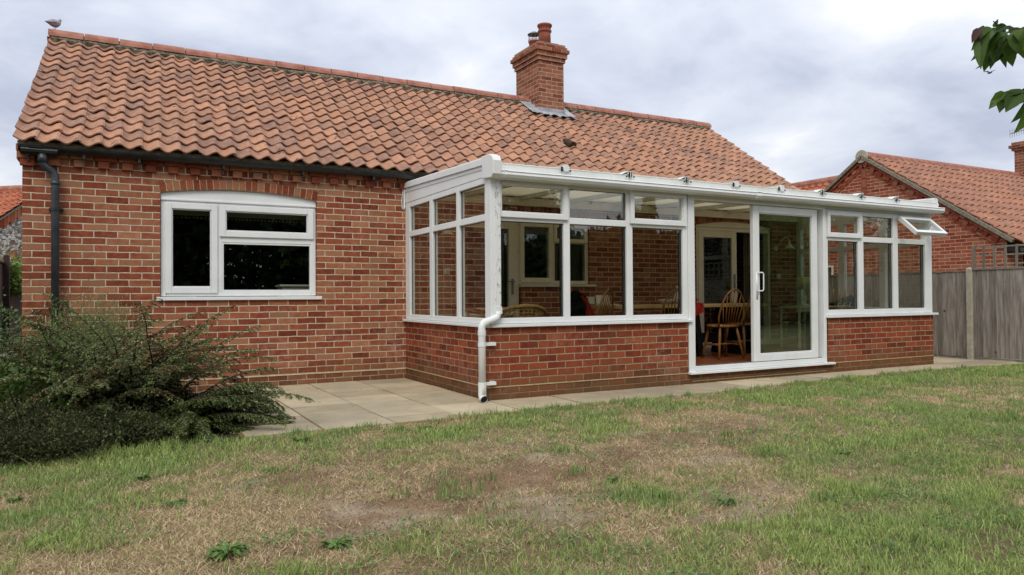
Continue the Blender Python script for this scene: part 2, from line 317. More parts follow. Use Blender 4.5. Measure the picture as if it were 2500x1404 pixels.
# ------------------------------------------------------------------ helpers: meshes
def set_props(o, label=None, cat=None, group=None, kind=None):
    if label: o['label'] = label
    if cat: o['category'] = cat
    if group: o['group'] = group
    if kind: o['kind'] = kind
    return o
def thing(name, label, cat, loc=(0, 0, 0), rz=0, group=None):
    o = bpy.data.objects.new(name, None); COL.objects.link(o); o.location = loc; o.rotation_euler = (0, 0, rz); o.empty_display_size = .1
    return set_props(o, label, cat, group)
def abs_loc(o):
    v = Vector((0, 0, 0))
    while o is not None: v += o.location; o = o.parent
    return v
class MB:
    def __init__(s): s.v = []; s.f = []
    def add(s, vs, fs):
        b = len(s.v); s.v += [tuple(p) for p in vs]; s.f += [tuple(i + b for i in f) for f in fs]; return s
    def box(s, x0, x1, y0, y1, z0, z1):
        vs = [(x0, y0, z0), (x1, y0, z0), (x1, y1, z0), (x0, y1, z0), (x0, y0, z1), (x1, y0, z1), (x1, y1, z1), (x0, y1, z1)]
        return s.add(vs, [(0, 3, 2, 1), (4, 5, 6, 7), (0, 1, 5, 4), (1, 2, 6, 5), (2, 3, 7, 6), (3, 0, 4, 7)])
    def tbox(s, T, a0, a1, b0, b1, c0, c1):
        vs = [T(a, b, c) for c in (c0, c1) for a, b in ((a0, b0), (a1, b0), (a1, b1), (a0, b1))]
        return s.add(vs, [(0, 3, 2, 1), (4, 5, 6, 7), (0, 1, 5, 4), (1, 2, 6, 5), (2, 3, 7, 6), (3, 0, 4, 7)])
    def obox(s, c, ax, ay, az):   # oriented box: centre, three half-extent vectors
        c, ax, ay, az = map(Vector, (c, ax, ay, az)); vs = []
        for k in (-1, 1):
            for i, j in ((-1, -1), (1, -1), (1, 1), (-1, 1)): vs.append(c + ax * i + ay * j + az * k)
        return s.add(vs, [(0, 3, 2, 1), (4, 5, 6, 7), (0, 1, 5, 4), (1, 2, 6, 5), (2, 3, 7, 6), (3, 0, 4, 7)])
    def prism(s, poly, T, c0, c1):
        n = len(poly); vs = [T(a, b, c0) for a, b in poly] + [T(a, b, c1) for a, b in poly]
        return s.add(vs, [tuple(range(n - 1, -1, -1)), tuple(range(n, 2 * n))] + [(i, (i + 1) % n, n + (i + 1) % n, n + i) for i in range(n)])
    def tube(s, pts, rad, seg=8, cap=True, flat=1.):
        pts = [Vector(p) for p in pts]; n = len(pts)
        if isinstance(rad, (int, float)): rad = [rad] * n
        t0 = (pts[1] - pts[0]).normalized(); up = Vector((0, 0, 1)) if abs(t0.z) < .9 else Vector((1, 0, 0))
        u = t0.cross(up).normalized(); vs = []
        for i, p in enumerate(pts):
            t = (pts[min(i + 1, n - 1)] - pts[max(i - 1, 0)])
            t = t.normalized() if t.length > 1e-9 else t0
            u = (u - t * u.dot(t)).normalized(); w = t.cross(u)
            for k in range(seg):
                a = 2 * math.pi * k / seg; vs.append(p + (u * math.cos(a) + w * math.sin(a) * flat) * rad[i])
        fs = [(i * seg + k, i * seg + (k + 1) % seg, (i + 1) * seg + (k + 1) % seg, (i + 1) * seg + k) for i in range(n - 1) for k in range(seg)]
        if cap: fs += [tuple(range(seg - 1, -1, -1)), tuple((n - 1) * seg + k for k in range(seg))]
        return s.add(vs, fs)
    def lathe(s, prof, c=(0, 0, 0), seg=20):
        c = Vector(c); vs = []; n = len(prof)
        for r, z in prof:
            for k in range(seg):
                a = 2 * math.pi * k / seg; vs.append(c + Vector((r * math.cos(a), r * math.sin(a), z)))
        fs = [(i * seg + k, i * seg + (k + 1) % seg, (i + 1) * seg + (k + 1) % seg, (i + 1) * seg + k) for i in range(n - 1) for k in range(seg)]
        fs += [tuple(range(seg - 1, -1, -1)), tuple((n - 1) * seg + k for k in range(seg))]
        return s.add(vs, fs)
    def build(s, name, mat, parent=None, local=False, bevel=0, smooth=False, recalc=True, uvoff=(0, 0)):
        me = bpy.data.meshes.new(name); me.from_pydata(s.v, [], s.f); me.update()
        if recalc:
            bm = bmesh.new(); bm.from_mesh(me); bmesh.ops.recalc_face_normals(bm, faces=bm.faces); bm.to_mesh(me); bm.free()
        uvl = me.uv_layers.new(name='UVMap')
        for p in me.polygons:
            n = p.normal; ax, ay, az = abs(n.x), abs(n.y), abs(n.z)
            for li in p.loop_indices:
                co = me.vertices[me.loops[li].vertex_index].co
                if ax >= ay and ax >= az: uvl.data[li].uv = (co.y + .1125 + uvoff[0], co.z + uvoff[1])
                elif ay >= az: uvl.data[li].uv = (co.x + uvoff[0], co.z + uvoff[1])
                else: uvl.data[li].uv = (co.x + uvoff[0], co.y + uvoff[1])
        if parent is not None and not local:
            me.transform(Matrix.Translation(-abs_loc(parent)))
        if smooth: me.polygons.foreach_set('use_smooth', [True] * len(me.polygons))
        me.materials.append(mat)
        o = bpy.data.objects.new(name, me); COL.objects.link(o)
        if parent is not None: o.parent = parent
        if bevel:
            b = o.modifiers.new('Bevel', 'BEVEL'); b.width = bevel; b.segments = 2; b.limit_method = 'ANGLE'; b.angle_limit = R(50)
        return o
def top(mb, name, mat, label=None, cat=None, group=None, kind=None, **k):
    return set_props(mb.build(name, mat, None, **k), label, cat, group, kind)
def npmesh(name, V, F, mat, parent=None, tint=None, smooth=False):
    """V (n,3); F (m,k) with fixed k"""
    me = bpy.data.meshes.new(name); V = np.asarray(V, dtype=np.float32); F = np.asarray(F, dtype=np.int32)
    if parent is not None: V = V - np.array(abs_loc(parent), dtype=np.float32)
    m_, k = F.shape
    me.vertices.add(len(V)); me.vertices.foreach_set('co', V.ravel())
    me.loops.add(m_ * k); me.loops.foreach_set('vertex_index', F.ravel())
    me.polygons.add(m_); me.polygons.foreach_set('loop_start', np.arange(0, m_ * k, k, dtype=np.int32))
    try: me.polygons.foreach_set('loop_total', np.full(m_, k, dtype=np.int32))
    except Exception: pass
    if smooth: me.polygons.foreach_set('use_smooth', np.ones(m_, dtype=bool))
    me.update(calc_edges=True); me.validate()
    if tint is not None:
        at = me.color_attributes.new('tint', 'FLOAT_COLOR', 'POINT')
        t4 = np.concatenate([tint, np.ones((len(tint), 1))], 1).astype(np.float32); at.data.foreach_set('color', t4.ravel())
    me.materials.append(mat); o = bpy.data.objects.new(name, me); COL.objects.link(o)
    if parent is not None: o.parent = parent
    return o
def unit(v): return v / (np.linalg.norm(v, axis=-1, keepdims=True) + 1e-9)
def leaves(C, D, Nn, ln, wd, fold=.25):
    """diamond leaves: root C, direction D, normal Nn, arrays"""
    C = np.asarray(C, float); D = unit(np.asarray(D, float)); Nn = np.asarray(Nn, float)
    S = unit(np.cross(D, Nn)); Nn = np.cross(S, D); ln = np.broadcast_to(np.asarray(ln, float), (len(C),))[:, None]; wd = np.broadcast_to(np.asarray(wd, float), (len(C),))[:, None]
    mid = C + D * ln * .45 + Nn * ln * .0; tip = C + D * ln - Nn * ln * .12
    l = mid + S * wd * .5 + Nn * wd * fold; r = mid - S * wd * .5 + Nn * wd * fold
    V = np.stack([C, l, tip, r], 1).reshape(-1, 3); n = len(C); b = np.arange(n)[:, None] * 4
    F = b + np.array([[0, 3, 2, 1]])
    return V, F
def TF(a, b, c): return (a, DF - c, b)        # conservatory front plane
def TH(a, b, c): return (a, -c, b)            # house front plane
XL, XR, DF = 4.165, 11.56, -2.4126
def TL(a, b, c): return (XL - c, a, b)
def TR(a, b, c): return (XR + c, a, b)

# ------------------------------------------------------------------ ground fields
_lat = {}
def vnoise(x, y, s, seed):
    if seed not in _lat: _lat[seed] = np.random.default_rng(seed).random((97, 97))
    g = _lat[seed]; x = np.asarray(x) / s + 41.3; y = np.asarray(y) / s + 37.7
    xi = np.floor(x).astype(int); yi = np.floor(y).astype(int); fx = x - xi; fy = y - yi
    fx = fx * fx * (3 - 2 * fx); fy = fy * fy * (3 - 2 * fy); xi %= 96; yi %= 96
    return (g[xi, yi] * (1 - fx) + g[(xi + 1) % 97, yi] * fx) * (1 - fy) + (g[xi, (yi + 1) % 97] * (1 - fx) + g[(xi + 1) % 97, (yi + 1) % 97] * fx) * fy
def fbm(x, y, s, seed): return (vnoise(x, y, s, seed) * .5 + vnoise(x, y, s * .45, seed + 1) * .3 + vnoise(x, y, s * .2, seed + 2) * .2)
DIRT = [(5.2, -4.7, .4, .14, .8), (4.3, -5.45, .3, .12, .8), (3.9, -6.15, .3, .12, .7), (6.3, -4.6, .35, .1, .6), (3.0, -5.25, .3, .14, .9), (2.3, -4.3, .3, .1, .6), (2.2, -6.3, .3, .12, .7), (2.6, -5.2, .55, .32, 1.), (2.15, -5.55, .5, .25, 1.), (1.85, -4.65, .33, .2, .8), (3.1, -4.95, .4, .13, .7), (4.0, -5.0, .3, .16, .9), (4.7, -4.85, .5, .25, .8),
        (3.45, -5.4, .35, .14, .6), (2.7, -5.75, .35, .16, .9), (3.5, -6.4, .22, .1, .8), (2.85, -6.1, .26, .12, .8), (1.85, -6.3, .3, .1, .7), (1.75, -5.8, .4, .16, .6), (4.6, -5.1, .3, .12, .8), (5.6, -4.5, .35, .12, .5), (3.3, -4.5, .35, .1, .5)]
def fields(x, y):
    n1 = fbm(x, y, 1.1, 5); n2 = fbm(x, y, .38, 21); n3 = fbm(x, y, .16, 31)
    bare = np.zeros_like(np.asarray(x, float))
    for cx_, cy_, rx, ry, a in DIRT:
        d = ((x - cx_) / (rx * 1.35)) ** 2 + ((y - cy_) / (ry * 1.35)) ** 2
        bare = np.maximum(bare, a * np.clip(1.15 - d * .7 + (n2 - .5) * 2.4 + (n3 - .5) * 2.2, 0, 1))
    bare = np.maximum(bare, np.clip((n1 * .5 + n3 * .5 - .62) * 6, 0, .7))
    gx = np.clip(((x - .88) - .98 * (y + 9.0)) / 1.3 + .2, 0, 1); gy = np.clip((y + 4.35) / .8, 0, 1)
    lf = np.clip((1.9 - x) / .8, 0, 1) * np.clip((y + 6.4) / 1.0, 0, 1)
    green = .16 + .46 * gx + .42 * gy + .34 * lf + (n1 - .5) * 1.6 + (n2 - .5) * 1.7 + (n3 - .5) * 1.2
    return np.clip(bare, 0, 1), np.clip(green, 0, 1)
def ledge(x):   # front edge of the paving, towards the lawn
    return np.where(x < 3.7, -3.2 + .1 * np.clip((x - 3.1) / .6, 0, 1), np.where(x < 7.0, -3.11, -3.11 + .22 * np.clip((x - 7) / 1.6, 0, 1)))

# ------------------------------------------------------------------ ground, lawn, paving
top(MB().box(-150, 150, -150, 200, -.6, -.06), 'ground', simple('far_field_ground', '5a5a38', '6b6444', .4, .95), kind='structure')
gx_ = np.arange(-5, 16.01, .05); gy_ = np.arange(-10.5, 2.01, .05); GX, GY = np.meshgrid(gx_, gy_, indexing='ij')
ba, gr = fields(GX, GY); nn3 = fbm(GX, GY, .12, 77); nn4 = fbm(GX, GY, .5, 91)
GZ = -.016 + (fbm(GX, GY, .7, 51) - .5) * .035 + (nn3 - .5) * .014
GZ = np.where(GY > ledge(GX) - .12, np.minimum(GZ, -.02), GZ)
soil = np.array([.28, .185, .11]); pale = np.array([.44, .355, .25]); thatch = np.array([.30, .215, .125]); gsoil = np.array([.12, .12, .06])
f = np.clip((nn4 - .52) * 6, 0, 1)[..., None]; dcol = soil * (1 - f) + pale * f
tcol = thatch * (1 - gr[..., None]) + gsoil * gr[..., None]; T_ = (tcol * (1 - ba[..., None]) + dcol * ba[..., None]) * (.7 + .6 * nn3[..., None])
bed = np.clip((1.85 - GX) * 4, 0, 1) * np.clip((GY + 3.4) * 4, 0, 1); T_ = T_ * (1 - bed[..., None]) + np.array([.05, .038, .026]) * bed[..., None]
nx, ny = GX.shape; idx = np.arange(nx * ny).reshape(nx, ny)
F_ = np.stack([idx[:-1, :-1], idx[1:, :-1], idx[1:, 1:], idx[:-1, 1:]], -1).reshape(-1, 4)
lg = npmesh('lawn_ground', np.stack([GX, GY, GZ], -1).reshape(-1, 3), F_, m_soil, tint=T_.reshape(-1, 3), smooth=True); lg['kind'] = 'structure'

M = MT('riven_buff_paving'); g = M.n('ShaderNodeNewGeometry'); n = M.noise(2.4, 6, .65); n2 = M.noise(.9, 4, .6); n3 = M.noise(60, 4, .7)
c = M.mix(M.rng(n, .3, .7), hx('a1957c'), hx('b8ab90')); c = M.mix(M.math('MULTIPLY', M.rng(n2, .45, .7), .55), c, hx('989080'))
c = M.mix(M.math('MULTIPLY', M.rng(n3, .58, .68), .35), c, hx('6f6a58'))
vc = M.n('ShaderNodeVectorMath', operation='SCALE'); M.put(vc.inputs[0], c); M.put(vc.inputs['Scale'], M.math('ADD', M.math('MULTIPLY', g.outputs['Random Per Island'], .3), .82))
m_pave = M.finish(vc.outputs[0], .85, M.math('ADD', n, M.noise(18, 5)), .35, .006, .25)
def slab(mb, x0, x1, y0, y1, z=.004):
    j = .009; z += rnd.uniform(-.002, .002); t = [rnd.uniform(-.0015, .0015) for _ in range(4)]
    x0 += j; x1 -= j; y0 += j; y1 -= j
    vs = [(x0, y0, -.05), (x1, y0, -.05), (x1, y1, -.05), (x0, y1, -.05), (x0, y0, z + t[0]), (x1, y0, z + t[1]), (x1, y1, z + t[2]), (x0, y1, z + t[3])]
    mb.add(vs, [(4, 5, 6, 7), (0, 1, 5, 4), (1, 2, 6, 5), (2, 3, 7, 6), (3, 0, 4, 7)])
pm = MB(); xs = [.55, 1.13, 1.715, 2.31, 2.91, 3.51, 4.15]
ysets = [[0, -.45, -.9, -1.5, -1.95, -2.42, -3.19], [0, -.6, -.9, -1.5, -1.95, -2.42, -3.19], [-.0, -.5, -.95, -1.45, -1.9, -2.42, -3.18],
         [0, -.3, -.9, -1.3, -1.89, -2.41, -2.9, -3.2], [0, -.55, -.95, -1.42, -1.92, -2.41, -2.88, -3.17], [0, -.45, -.95, -1.42, -1.93, -2.41, -3.12]]
for i in range(2, 6):
    ys = ysets[i]
    for a, b in zip(ys[:-1], ys[1:]): slab(pm, xs[i], xs[i + 1], b, a if a < 0 else -.002)
patio = top(pm, 'patio', m_pave, kind='structure', bevel=.003)
pm = MB(); x = 4.15
for w_ in (.72, .75, .77, .81, .88, .55, .6, .9, .75, .7, .8, .6, .55):
    yl = float(ledge(np.array(x + w_ / 2))); slab(pm, x, x + w_, yl, DF - .005, .006); x += w_
for yy in (-2.41, -1.8, -1.2, -.6, 0., .6):
    slab(pm, 11.6, 12.2, yy, yy + .6); slab(pm, 12.2, 12.8, yy, yy + .6)
for xx in (12.05, 12.45): slab(pm, xx, xx + .4, -3.05, -2.42)
pth = top(pm, 'path', m_pave, kind='structure', bevel=.003)
jb = MB().box(1.7, 4.16, -3.17, 0, -.05, -.006).box(4.16, 13.4, -2.93, DF, -.05, -.006)
top(jb, 'paving_bed', simple('sandy_joint_bed', '6f5832', '8c7448', 30, .95, .5), kind='structure')

# ------------------------------------------------------------------ the brick house
house = thing('brick_house', 'long single storey red brick bungalow with an orange pantile roof and brick chimney', 'house')
ZT = 2.66
def arch_z(x, x0, x1, zs, zc):
    h = zc - zs; w = (x1 - x0) / 2; Rr = (w * w + h * h) / (2 * h); return zc - Rr + math.sqrt(max(Rr * Rr - (x - (x0 + x1) / 2) ** 2, 0))
ops = [(1.284, 3.02, 1.05, 2.24, 2.31, True), (4.87, 7.06, None, 2.16, 2.23, True), (9.15, 10.88, None, 2.20, 2.28, True)]
wall = MB(); ybk = .24
def wbox(x0, x1, z0, z1):
    if x1 > x0 and z1 > z0: wall.box(x0, x1, 0, ybk, z0, z1)
RING = .115
xc = 0.
for (x0, x1, zb, zs, zcn, _) in ops:
    wbox(xc, x0, -.1, ZT)
    if zb is not None: wbox(x0, x1, -.1, zb)
    else: wbox(x0, x1, -.1, .16)
    K = 14
    for k in range(K):
        a = x0 + (x1 - x0) * k / K; b = x0 + (x1 - x0) * (k + 1) / K
        za, zb_ = arch_z(a, x0, x1, zs, zcn) + RING, arch_z(b, x0, x1, zs, zcn) + RING
        wall.prism([(a, za), (b, zb_), (b, ZT), (a, ZT)], lambda p, q, r: (p, r, q), 0, ybk)
    xc = x1
wbox(xc, 11.98, -.1, ZT)
wbox(5.9, 7.06, .16, 1.19)   # brick below the kitchen window
fwall = wall.build('front_wall', m_brick, house, uvoff=(.03, 0))
for X0, X1 in ((.0, .22), (11.76, 11.98)):
    gw = MB()
    T = lambda a, b, c: (c, a, b)
    gw.prism([(ybk, -.1), (5.8, -.1), (5.8, 2.55), (2.9, 4.55), (ybk, 2.72)], T, X0, X1)
    gw.build('gable_wall', m_brick, house)
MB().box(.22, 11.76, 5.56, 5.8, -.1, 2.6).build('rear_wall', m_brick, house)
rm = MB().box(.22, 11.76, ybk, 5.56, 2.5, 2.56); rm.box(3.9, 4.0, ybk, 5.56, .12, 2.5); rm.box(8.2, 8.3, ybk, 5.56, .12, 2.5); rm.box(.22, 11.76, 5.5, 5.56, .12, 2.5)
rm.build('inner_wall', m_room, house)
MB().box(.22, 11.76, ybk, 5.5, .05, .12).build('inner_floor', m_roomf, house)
# arches of upright bricks
def arch(x0, x1, zs, zc, n, par, proud=.003):
    mb = MB(); mo = MB(); h = zc - zs; w = (x1 - x0) / 2; Rr = (w * w + h * h) / (2 * h); cz = zc - Rr; cx0 = (x0 + x1) / 2; A = math.asin(w / Rr)
    for k in range(n):
        a = -A + 2 * A * (k + .5) / n; rmid = Rr + RING / 2; c_ = (cx0 + math.sin(a) * rmid, ybk / 2 - .0, cz + math.cos(a) * rmid)
        hw = rmid * A / n - .0052; t = Vector((math.cos(a), 0, -math.sin(a))); u_ = Vector((math.sin(a), 0, math.cos(a)))
        p = proud + rnd.uniform(0, .003)
        mb.obox((c_[0], ybk / 2 - p / 2, c_[2]), t * hw, (0, ybk / 2 + p / 2, 0), u_ * (RING / 2 - .004))
    K = 16; pl = [(cx0 + math.sin(-A + 2 * A * k / K) * Rr, cz + math.cos(-A + 2 * A * k / K) * Rr) for k in range(K + 1)] + [(cx0 + math.sin(A - 2 * A * k / K) * (Rr + RING), cz + math.cos(A - 2 * A * k / K) * (Rr + RING)) for k in range(K + 1)]
    for k in range(K):
        q = [pl[k], pl[k + 1], pl[2 * K - k], pl[2 * K + 1 - k]]; mo.prism(q, lambda p_, q_, r_: (p_, r_, q_), .004, ybk - .004)
    o = mb.build('brick_arch', m_bpiece, par, bevel=.003); mo.build('arch_mortar', m_mortar, o)
arch(1.284, 3.02, 2.24, 2.31, 25, fwall); arch(4.87, 7.06, 2.16, 2.23, 30, fwall); arch(9.15, 10.88, 2.20, 2.28, 24, fwall)
# dentil course and oversailing course under the eaves
dm = MB(); x = .0
while x < 11.9:
    dm.box(x + .004, x + .1085, -.042 - rnd.uniform(0, .004), .0, 2.452, 2.528); x += .2265
dm.build('dentil_course', m_bpiece, fwall, bevel=.004)
dm = MB(); x = -.035
while x < 11.9:
    dm.box(x + .004, min(x + .221, 11.97), -.05 - rnd.uniform(0, .004), .0, 2.534, 2.606); x += .2265
dm.build('oversailing_course', m_bpiece, fwall, bevel=.004)
cb = MB()
for k, o_ in enumerate((.018, .036, .05)): cb.box(-o_, .11, -.045 - o_ * .4, .0, 2.432 + k * .075, 2.50 + k * .075)
cb.box(-.05, 0, 0, .24, 2.5, 2.655)
cb.build('corner_corbel', m_bpiece, fwall, bevel=.004)
MB().box(-.03, 11.95, -.13, .02, 2.612, 2.672).build('eaves_mortar', m_mortar_d, fwall)
MB().box(0, 4.16, -.006, 0, .118, .132).build('damp_course', m_mortar, fwall)

# ---- pantiled roof
def pantiles(mb, O, ax, up, nrm, ncol, nrow, pitch, gauge, warp=None, A=.0205, jit=1.6, skip=None, seg=9):
    O, ax, up, nrm = map(Vector, (O, ax, up, nrm)); th = .015
    prof = []
    for k in range(seg + 1):
        s = -.02 + 1.08 * k / seg; h = A * math.sin(2 * math.pi * (s - .62)) + (.007 if s > .82 else 0) * min(1, (s - .82) / .1); prof.append((s, h))
    for i in range(ncol):
        for j in range(nrow):
            if skip and skip(i, j): continue
            ln = gauge + .055; dx = rnd.uniform(-.004, .004) * jit; dr = rnd.uniform(-.009, .009) * jit; dz = rnd.uniform(-.002, .003) * jit; du = rnd.uniform(-.006, .006) * jit
            vs = []
            for t, lift in ((0., .030 + dz), (1., .0)):
                for side in (0, -th):
                    for s, h in prof:
                        a = (i + s) * pitch + dx + dr * (t - .5); b = j * gauge + t * ln + (du if t == 0 else 0)
                        p = O + ax * a + up * b + nrm * (h + lift + side)
                        vs.append(p)
            n = seg + 1; fs = []
            for k in range(seg):
                fs.append((k, k + 1, 2 * n + k + 1, 2 * n + k)); fs.append((n + k + 1, n + k, 3 * n + k, 3 * n + k + 1)); fs.append((k + 1, k, n + k, n + k + 1))
            fs.append((0, 2 * n, 3 * n, n)); fs.append((seg, n + seg, 3 * n + seg, 2 * n + seg))
            if warp: vs = [warp(p) for p in vs]
            mb.add(vs, fs)
YE, ZE, YR, ZR = -.2, 2.655, 2.9, 4.675
up = Vector((0, YR - YE, ZR - ZE)); SL = up.length; up.normalize(); nrm = Vector((0, -up.z, up.y))
NC = 62
def rwarp(p):
    t = (p.y - YE) / (YR - YE); s = p.x / 12.; return Vector(((-.06 + .1 * t) * (1 - s) + (11.8 + .36 * t) * s, p.y, p.z))
tm = MB(); pantiles(tm, (0, YE, ZE), (1, 0, 0), up, nrm, NC, 15, 12. / NC, (SL - .02) / 15, rwarp, .023, 1.9)
roof = tm.build('roof', m_tile, house, recalc=False, smooth=False)
rm = MB()   # rear slope, undulating sheet with thickness
for i in range(120):
    x0_, x1_ = -.0 + 12.1 * i / 120, 12.1 * (i + 1) / 120; h0, h1 = .02 * math.sin(i * 3.14), .0
    rm.add([(x0_, 2.9, 4.70), (x1_, 2.9, 4.70), (x1_, 6.0, 2.63), (x0_, 6.0, 2.63)], [(0, 1, 2, 3)])
rm.add([(0, YE + .1, ZE + .02), (11.85, YE + .1, ZE + .02), (12.1, YR, ZR - .03), (.05, YR, ZR - .03)], [(0, 1, 2, 3)])
rm.build('rear_roof_slope', m_tile, house, recalc=False)
# ridge tiles
rt = MB(); x = .02; k = 0
while x < 12.12:
    l_ = .435; x2 = min(x + l_, 12.19)
    if x < 7.7 < x + .45: rt.build('ridge_tiles', m_ridge, roof, recalc=False); rt = MB()
    if not (7.62 < x + .2 < 8.2):
        dz = rnd.uniform(-.004, .004); n = 9; vs = []
        for xx in (x, x2 - .014):
            for ro in (.118, .1):
                for q in range(n): a = math.pi * q / (n - 1); vs.append((xx, YR + math.cos(a) * ro, 4.685 + dz + math.sin(a) * ro * 1.02))
        fs = []
        for q in range(n - 1): fs += [(q, q + 1, 2 * n + q + 1, 2 * n + q), (n + q + 1, n + q, 3 * n + q, 3 * n + q + 1), (q + 1, q, n + q, n + q + 1), (2 * n + q, 2 * n + q + 1, 3 * n + q + 1, 3 * n + q)]
        rt.add(vs, fs)
    x += l_
rt.build('ridge_tiles', m_ridge, roof, recalc=False)
MB().tube([(.05, YR, 4.67), (12.15, YR, 4.67)], .098, 14).build('ridge_mortar', m_mortar_d, roof)
vt = MB(); c0 = Vector((7.45, 1.19, 3.60)); vt.tube([c0 + up * .15, c0, c0 - up * .16 + Vector((0, -.03, .01))], [.02, .06, .065], 12, cap=False); vt.tube([c0 - up * .145 + Vector((0, -.03, .01)), c0 - up * .15 + Vector((0, -.03, .01))], .058, 12)
vt.build('vent_tile', m_twig, roof)
mr = MB()
for k in range(60):
    a, b = .06 + 12.06 * k / 60, .06 + 12.06 * (k + 1) / 60
    if 7.55 < a < 8.2:
        if mr.v: mr.build('mossy_bedding', simple('mossy_ridge_bedding', '3f3a2c', '8a8270', 16, .95, 1., .02), roof, recalc=False); mr = MB()
        continue
    h_ = .048 + rnd.uniform(-.006, .01); d_ = .17 + rnd.uniform(-.03, .03)
    ps = [Vector((x_, YE, ZE)) + up * s_ + nrm * h__ for x_, s_, h__ in ((a, SL - d_, .0), (b, SL - d_, .0), (b, SL - d_ + .01, h_), (a, SL - d_ + .01, h_), (a, SL, h_ + .02), (b, SL, h_ + .02))]
    mr.add(ps, [(0, 1, 2, 3), (3, 2, 5, 4)])
mr.build('mossy_bedding', bpy.data.materials['mossy_ridge_bedding'], roof, recalc=False)
# chimney
ch = MB().box(7.64, 8.18, 2.45, 3.3, 3.9, 5.387)
chim = ch.build('chimney', m_chim, house, uvoff=(.06, 0))
cc = MB()
for z0, z1, o_ in ((5.387, 5.46, .028), (5.462, 5.55, .055), (5.552, 5.62, .085), (5.622, 5.67, .055), (5.672, 5.72, .028)): cc.box(7.64 - o_, 8.18 + o_, 2.45 - o_, 3.3 + o_, z0, z1)
cc.build('chimney_corbel', m_chim, chim, bevel=.006)
MB().box(7.7, 8.1, 2.5, 3.24, 5.722, 5.76).build('flaunching', m_mortar_d, chim, bevel=.01)
pp = MB(); seg = 22; pf = [(.118, 5.74), (.112, 5.98), (.11, 6.02), (.13, 6.03), (.132, 6.05), (.112, 6.055), (.118, 6.12), (.14, 6.135), (.14, 6.165), (.12, 6.17), (.09, 6.165), (.09, 5.9)]
pp.lathe(pf, (7.95, 2.74, 0), seg); pot = pp.build('chimney_pot', m_pot, chim, smooth=True)
hm_ = MB()
for k in range(14):
    a = 2 * math.pi * k / 14; hm_.tube([(7.95 + math.cos(a) * .105, 2.74 + math.sin(a) * .105, 6.09), (7.95 + math.cos(a) * .119, 2.74 + math.sin(a) * .119, 6.09)], .010, 8)
hm_.build('pot_vent_shade_plug', m_dark, chim)  # solid black plugs paint the shade of the vent holes
MB().lathe([(.105, 5.74), (.098, 5.93), (.115, 5.94), (.115, 5.97), (.085, 5.97), (.085, 5.85)], (7.93, 3.1, 0), 20).build('chimney_pot', m_pot, chim, smooth=True)
cw = MB().lathe([(.0, 6.15), (.05, 6.145), (.128, 6.10), (.128, 6.09), (.05, 6.12), (.0, 6.12)], (7.93, 3.1, 0), 18)
for k in range(10):
    a = 2 * math.pi * k / 10; cw.tube([(7.93 + math.cos(a) * .1, 3.1 + math.sin(a) * .1, 5.95), (7.93 + math.cos(a) * .115, 3.1 + math.sin(a) * .115, 6.1)], .0035, 5)
cw.tube([(7.93 + math.cos(a) * .112, 3.1 + math.sin(a) * .112, 5.985) for a in [2 * math.pi * k / 16 for k in range(17)]], .005, 5)
cw.build('pot_cowl', m_steel, chim)
# lead flashing: apron over the tiles, upstand and stepped side
fl = MB()
def rp(x_, s_, h_): p = Vector((x_, YE, ZE)) + up * s_ + nrm * h_; return (p.x, p.y, p.z)
sF = (2.45 - YE) / up.y
def sheet(mb, pts, t=.004):
    pts = [Vector(p) for p in pts]; n_ = len(pts); nn = (pts[1] - pts[0]).cross(pts[2] - pts[0]).normalized() * t
    mb.add(pts + [p + nn for p in pts], [tuple(range(n_ - 1, -1, -1)), tuple(range(n_, 2 * n_))] + [(i, (i + 1) % n_, n_ + (i + 1) % n_, n_ + i) for i in range(n_)])
K = 14
for k in range(K):
    a = 7.5 + .84 * k / K; b = 7.5 + .84 * (k + 1) / K; wa, wb = .045 + .014 * math.sin(k * 2.2), .045 + .014 * math.sin((k + 1) * 2.2)
    da, db = .02 * math.sin(k * 1.3), .02 * math.sin((k + 1) * 1.3)
    sheet(fl, [rp(a, sF - .16 + da, wa + .02), rp(b, sF - .16 + db, wb + .02), rp(b, sF + .02, .06), rp(a, sF + .02, .06)])
for x0_, x1_ in ((7.42, 7.645), (8.175, 8.36)): sheet(fl, [rp(x0_, sF - .13, .07), rp(x1_, sF - .13, .07), rp(x1_, SL - .03, .065), rp(x0_, SL - .03, .065)])
zf = rp(0, sF, 0)[2]
fl.box(7.62, 8.2, 2.438, 2.449, zf - .02, zf + .13)
for k in range(4): fl.box(7.628, 7.638, 2.45 + k * .14, 2.59 + k * .14, zf + k * .09, zf + .14 + k * .09)
fl.box(8.182, 8.19, 2.44, 2.6, zf, zf + .2)
fl.build('lead_flashing', m_lead, chim, recalc=False)

# gutter and downpipe of the house
gm_ = MB()
def gutter(mb, x0, x1, y, z, r, th=.004):
    n = 10; vs = []
    for xx in (x0, x1):
        for ro in (r, r - th):
            for q in range(n): a = math.pi + math.pi * q / (n - 1); vs.append((xx, y + math.cos(a) * ro, z + math.sin(a) * ro))
    fs = []
    for q in range(n - 1): fs += [(q, q + 1, 2 * n + q + 1, 2 * n + q), (n + q + 1, n + q, 3 * n + q, 3 * n + q + 1), (q + 1, q, n + q, n + q + 1), (2 * n + q, 2 * n + q + 1, 3 * n + q + 1, 3 * n + q)]
    fs += [(0, 2 * n, 3 * n, n), (n - 1, 2 * n - 1, 4 * n - 1, 3 * n - 1)]; mb.add(vs, fs)
gutter(gm_, -.02, 11.9, -.115, 2.625, .056)
gm_.box(-.024, -.018, -.17, -.06, 2.57, 2.63)
for xx in (.13, 1.55, 2.95, 4.4): gutter(gm_, xx - .06, xx + .06, -.115, 2.627, .062, .005)
gm_.tube([(.0, -.115, 2.585), (.32, -.115, 2.58)], .052, 12)
gut = gm_.build('gutter', m_black, house, recalc=False)
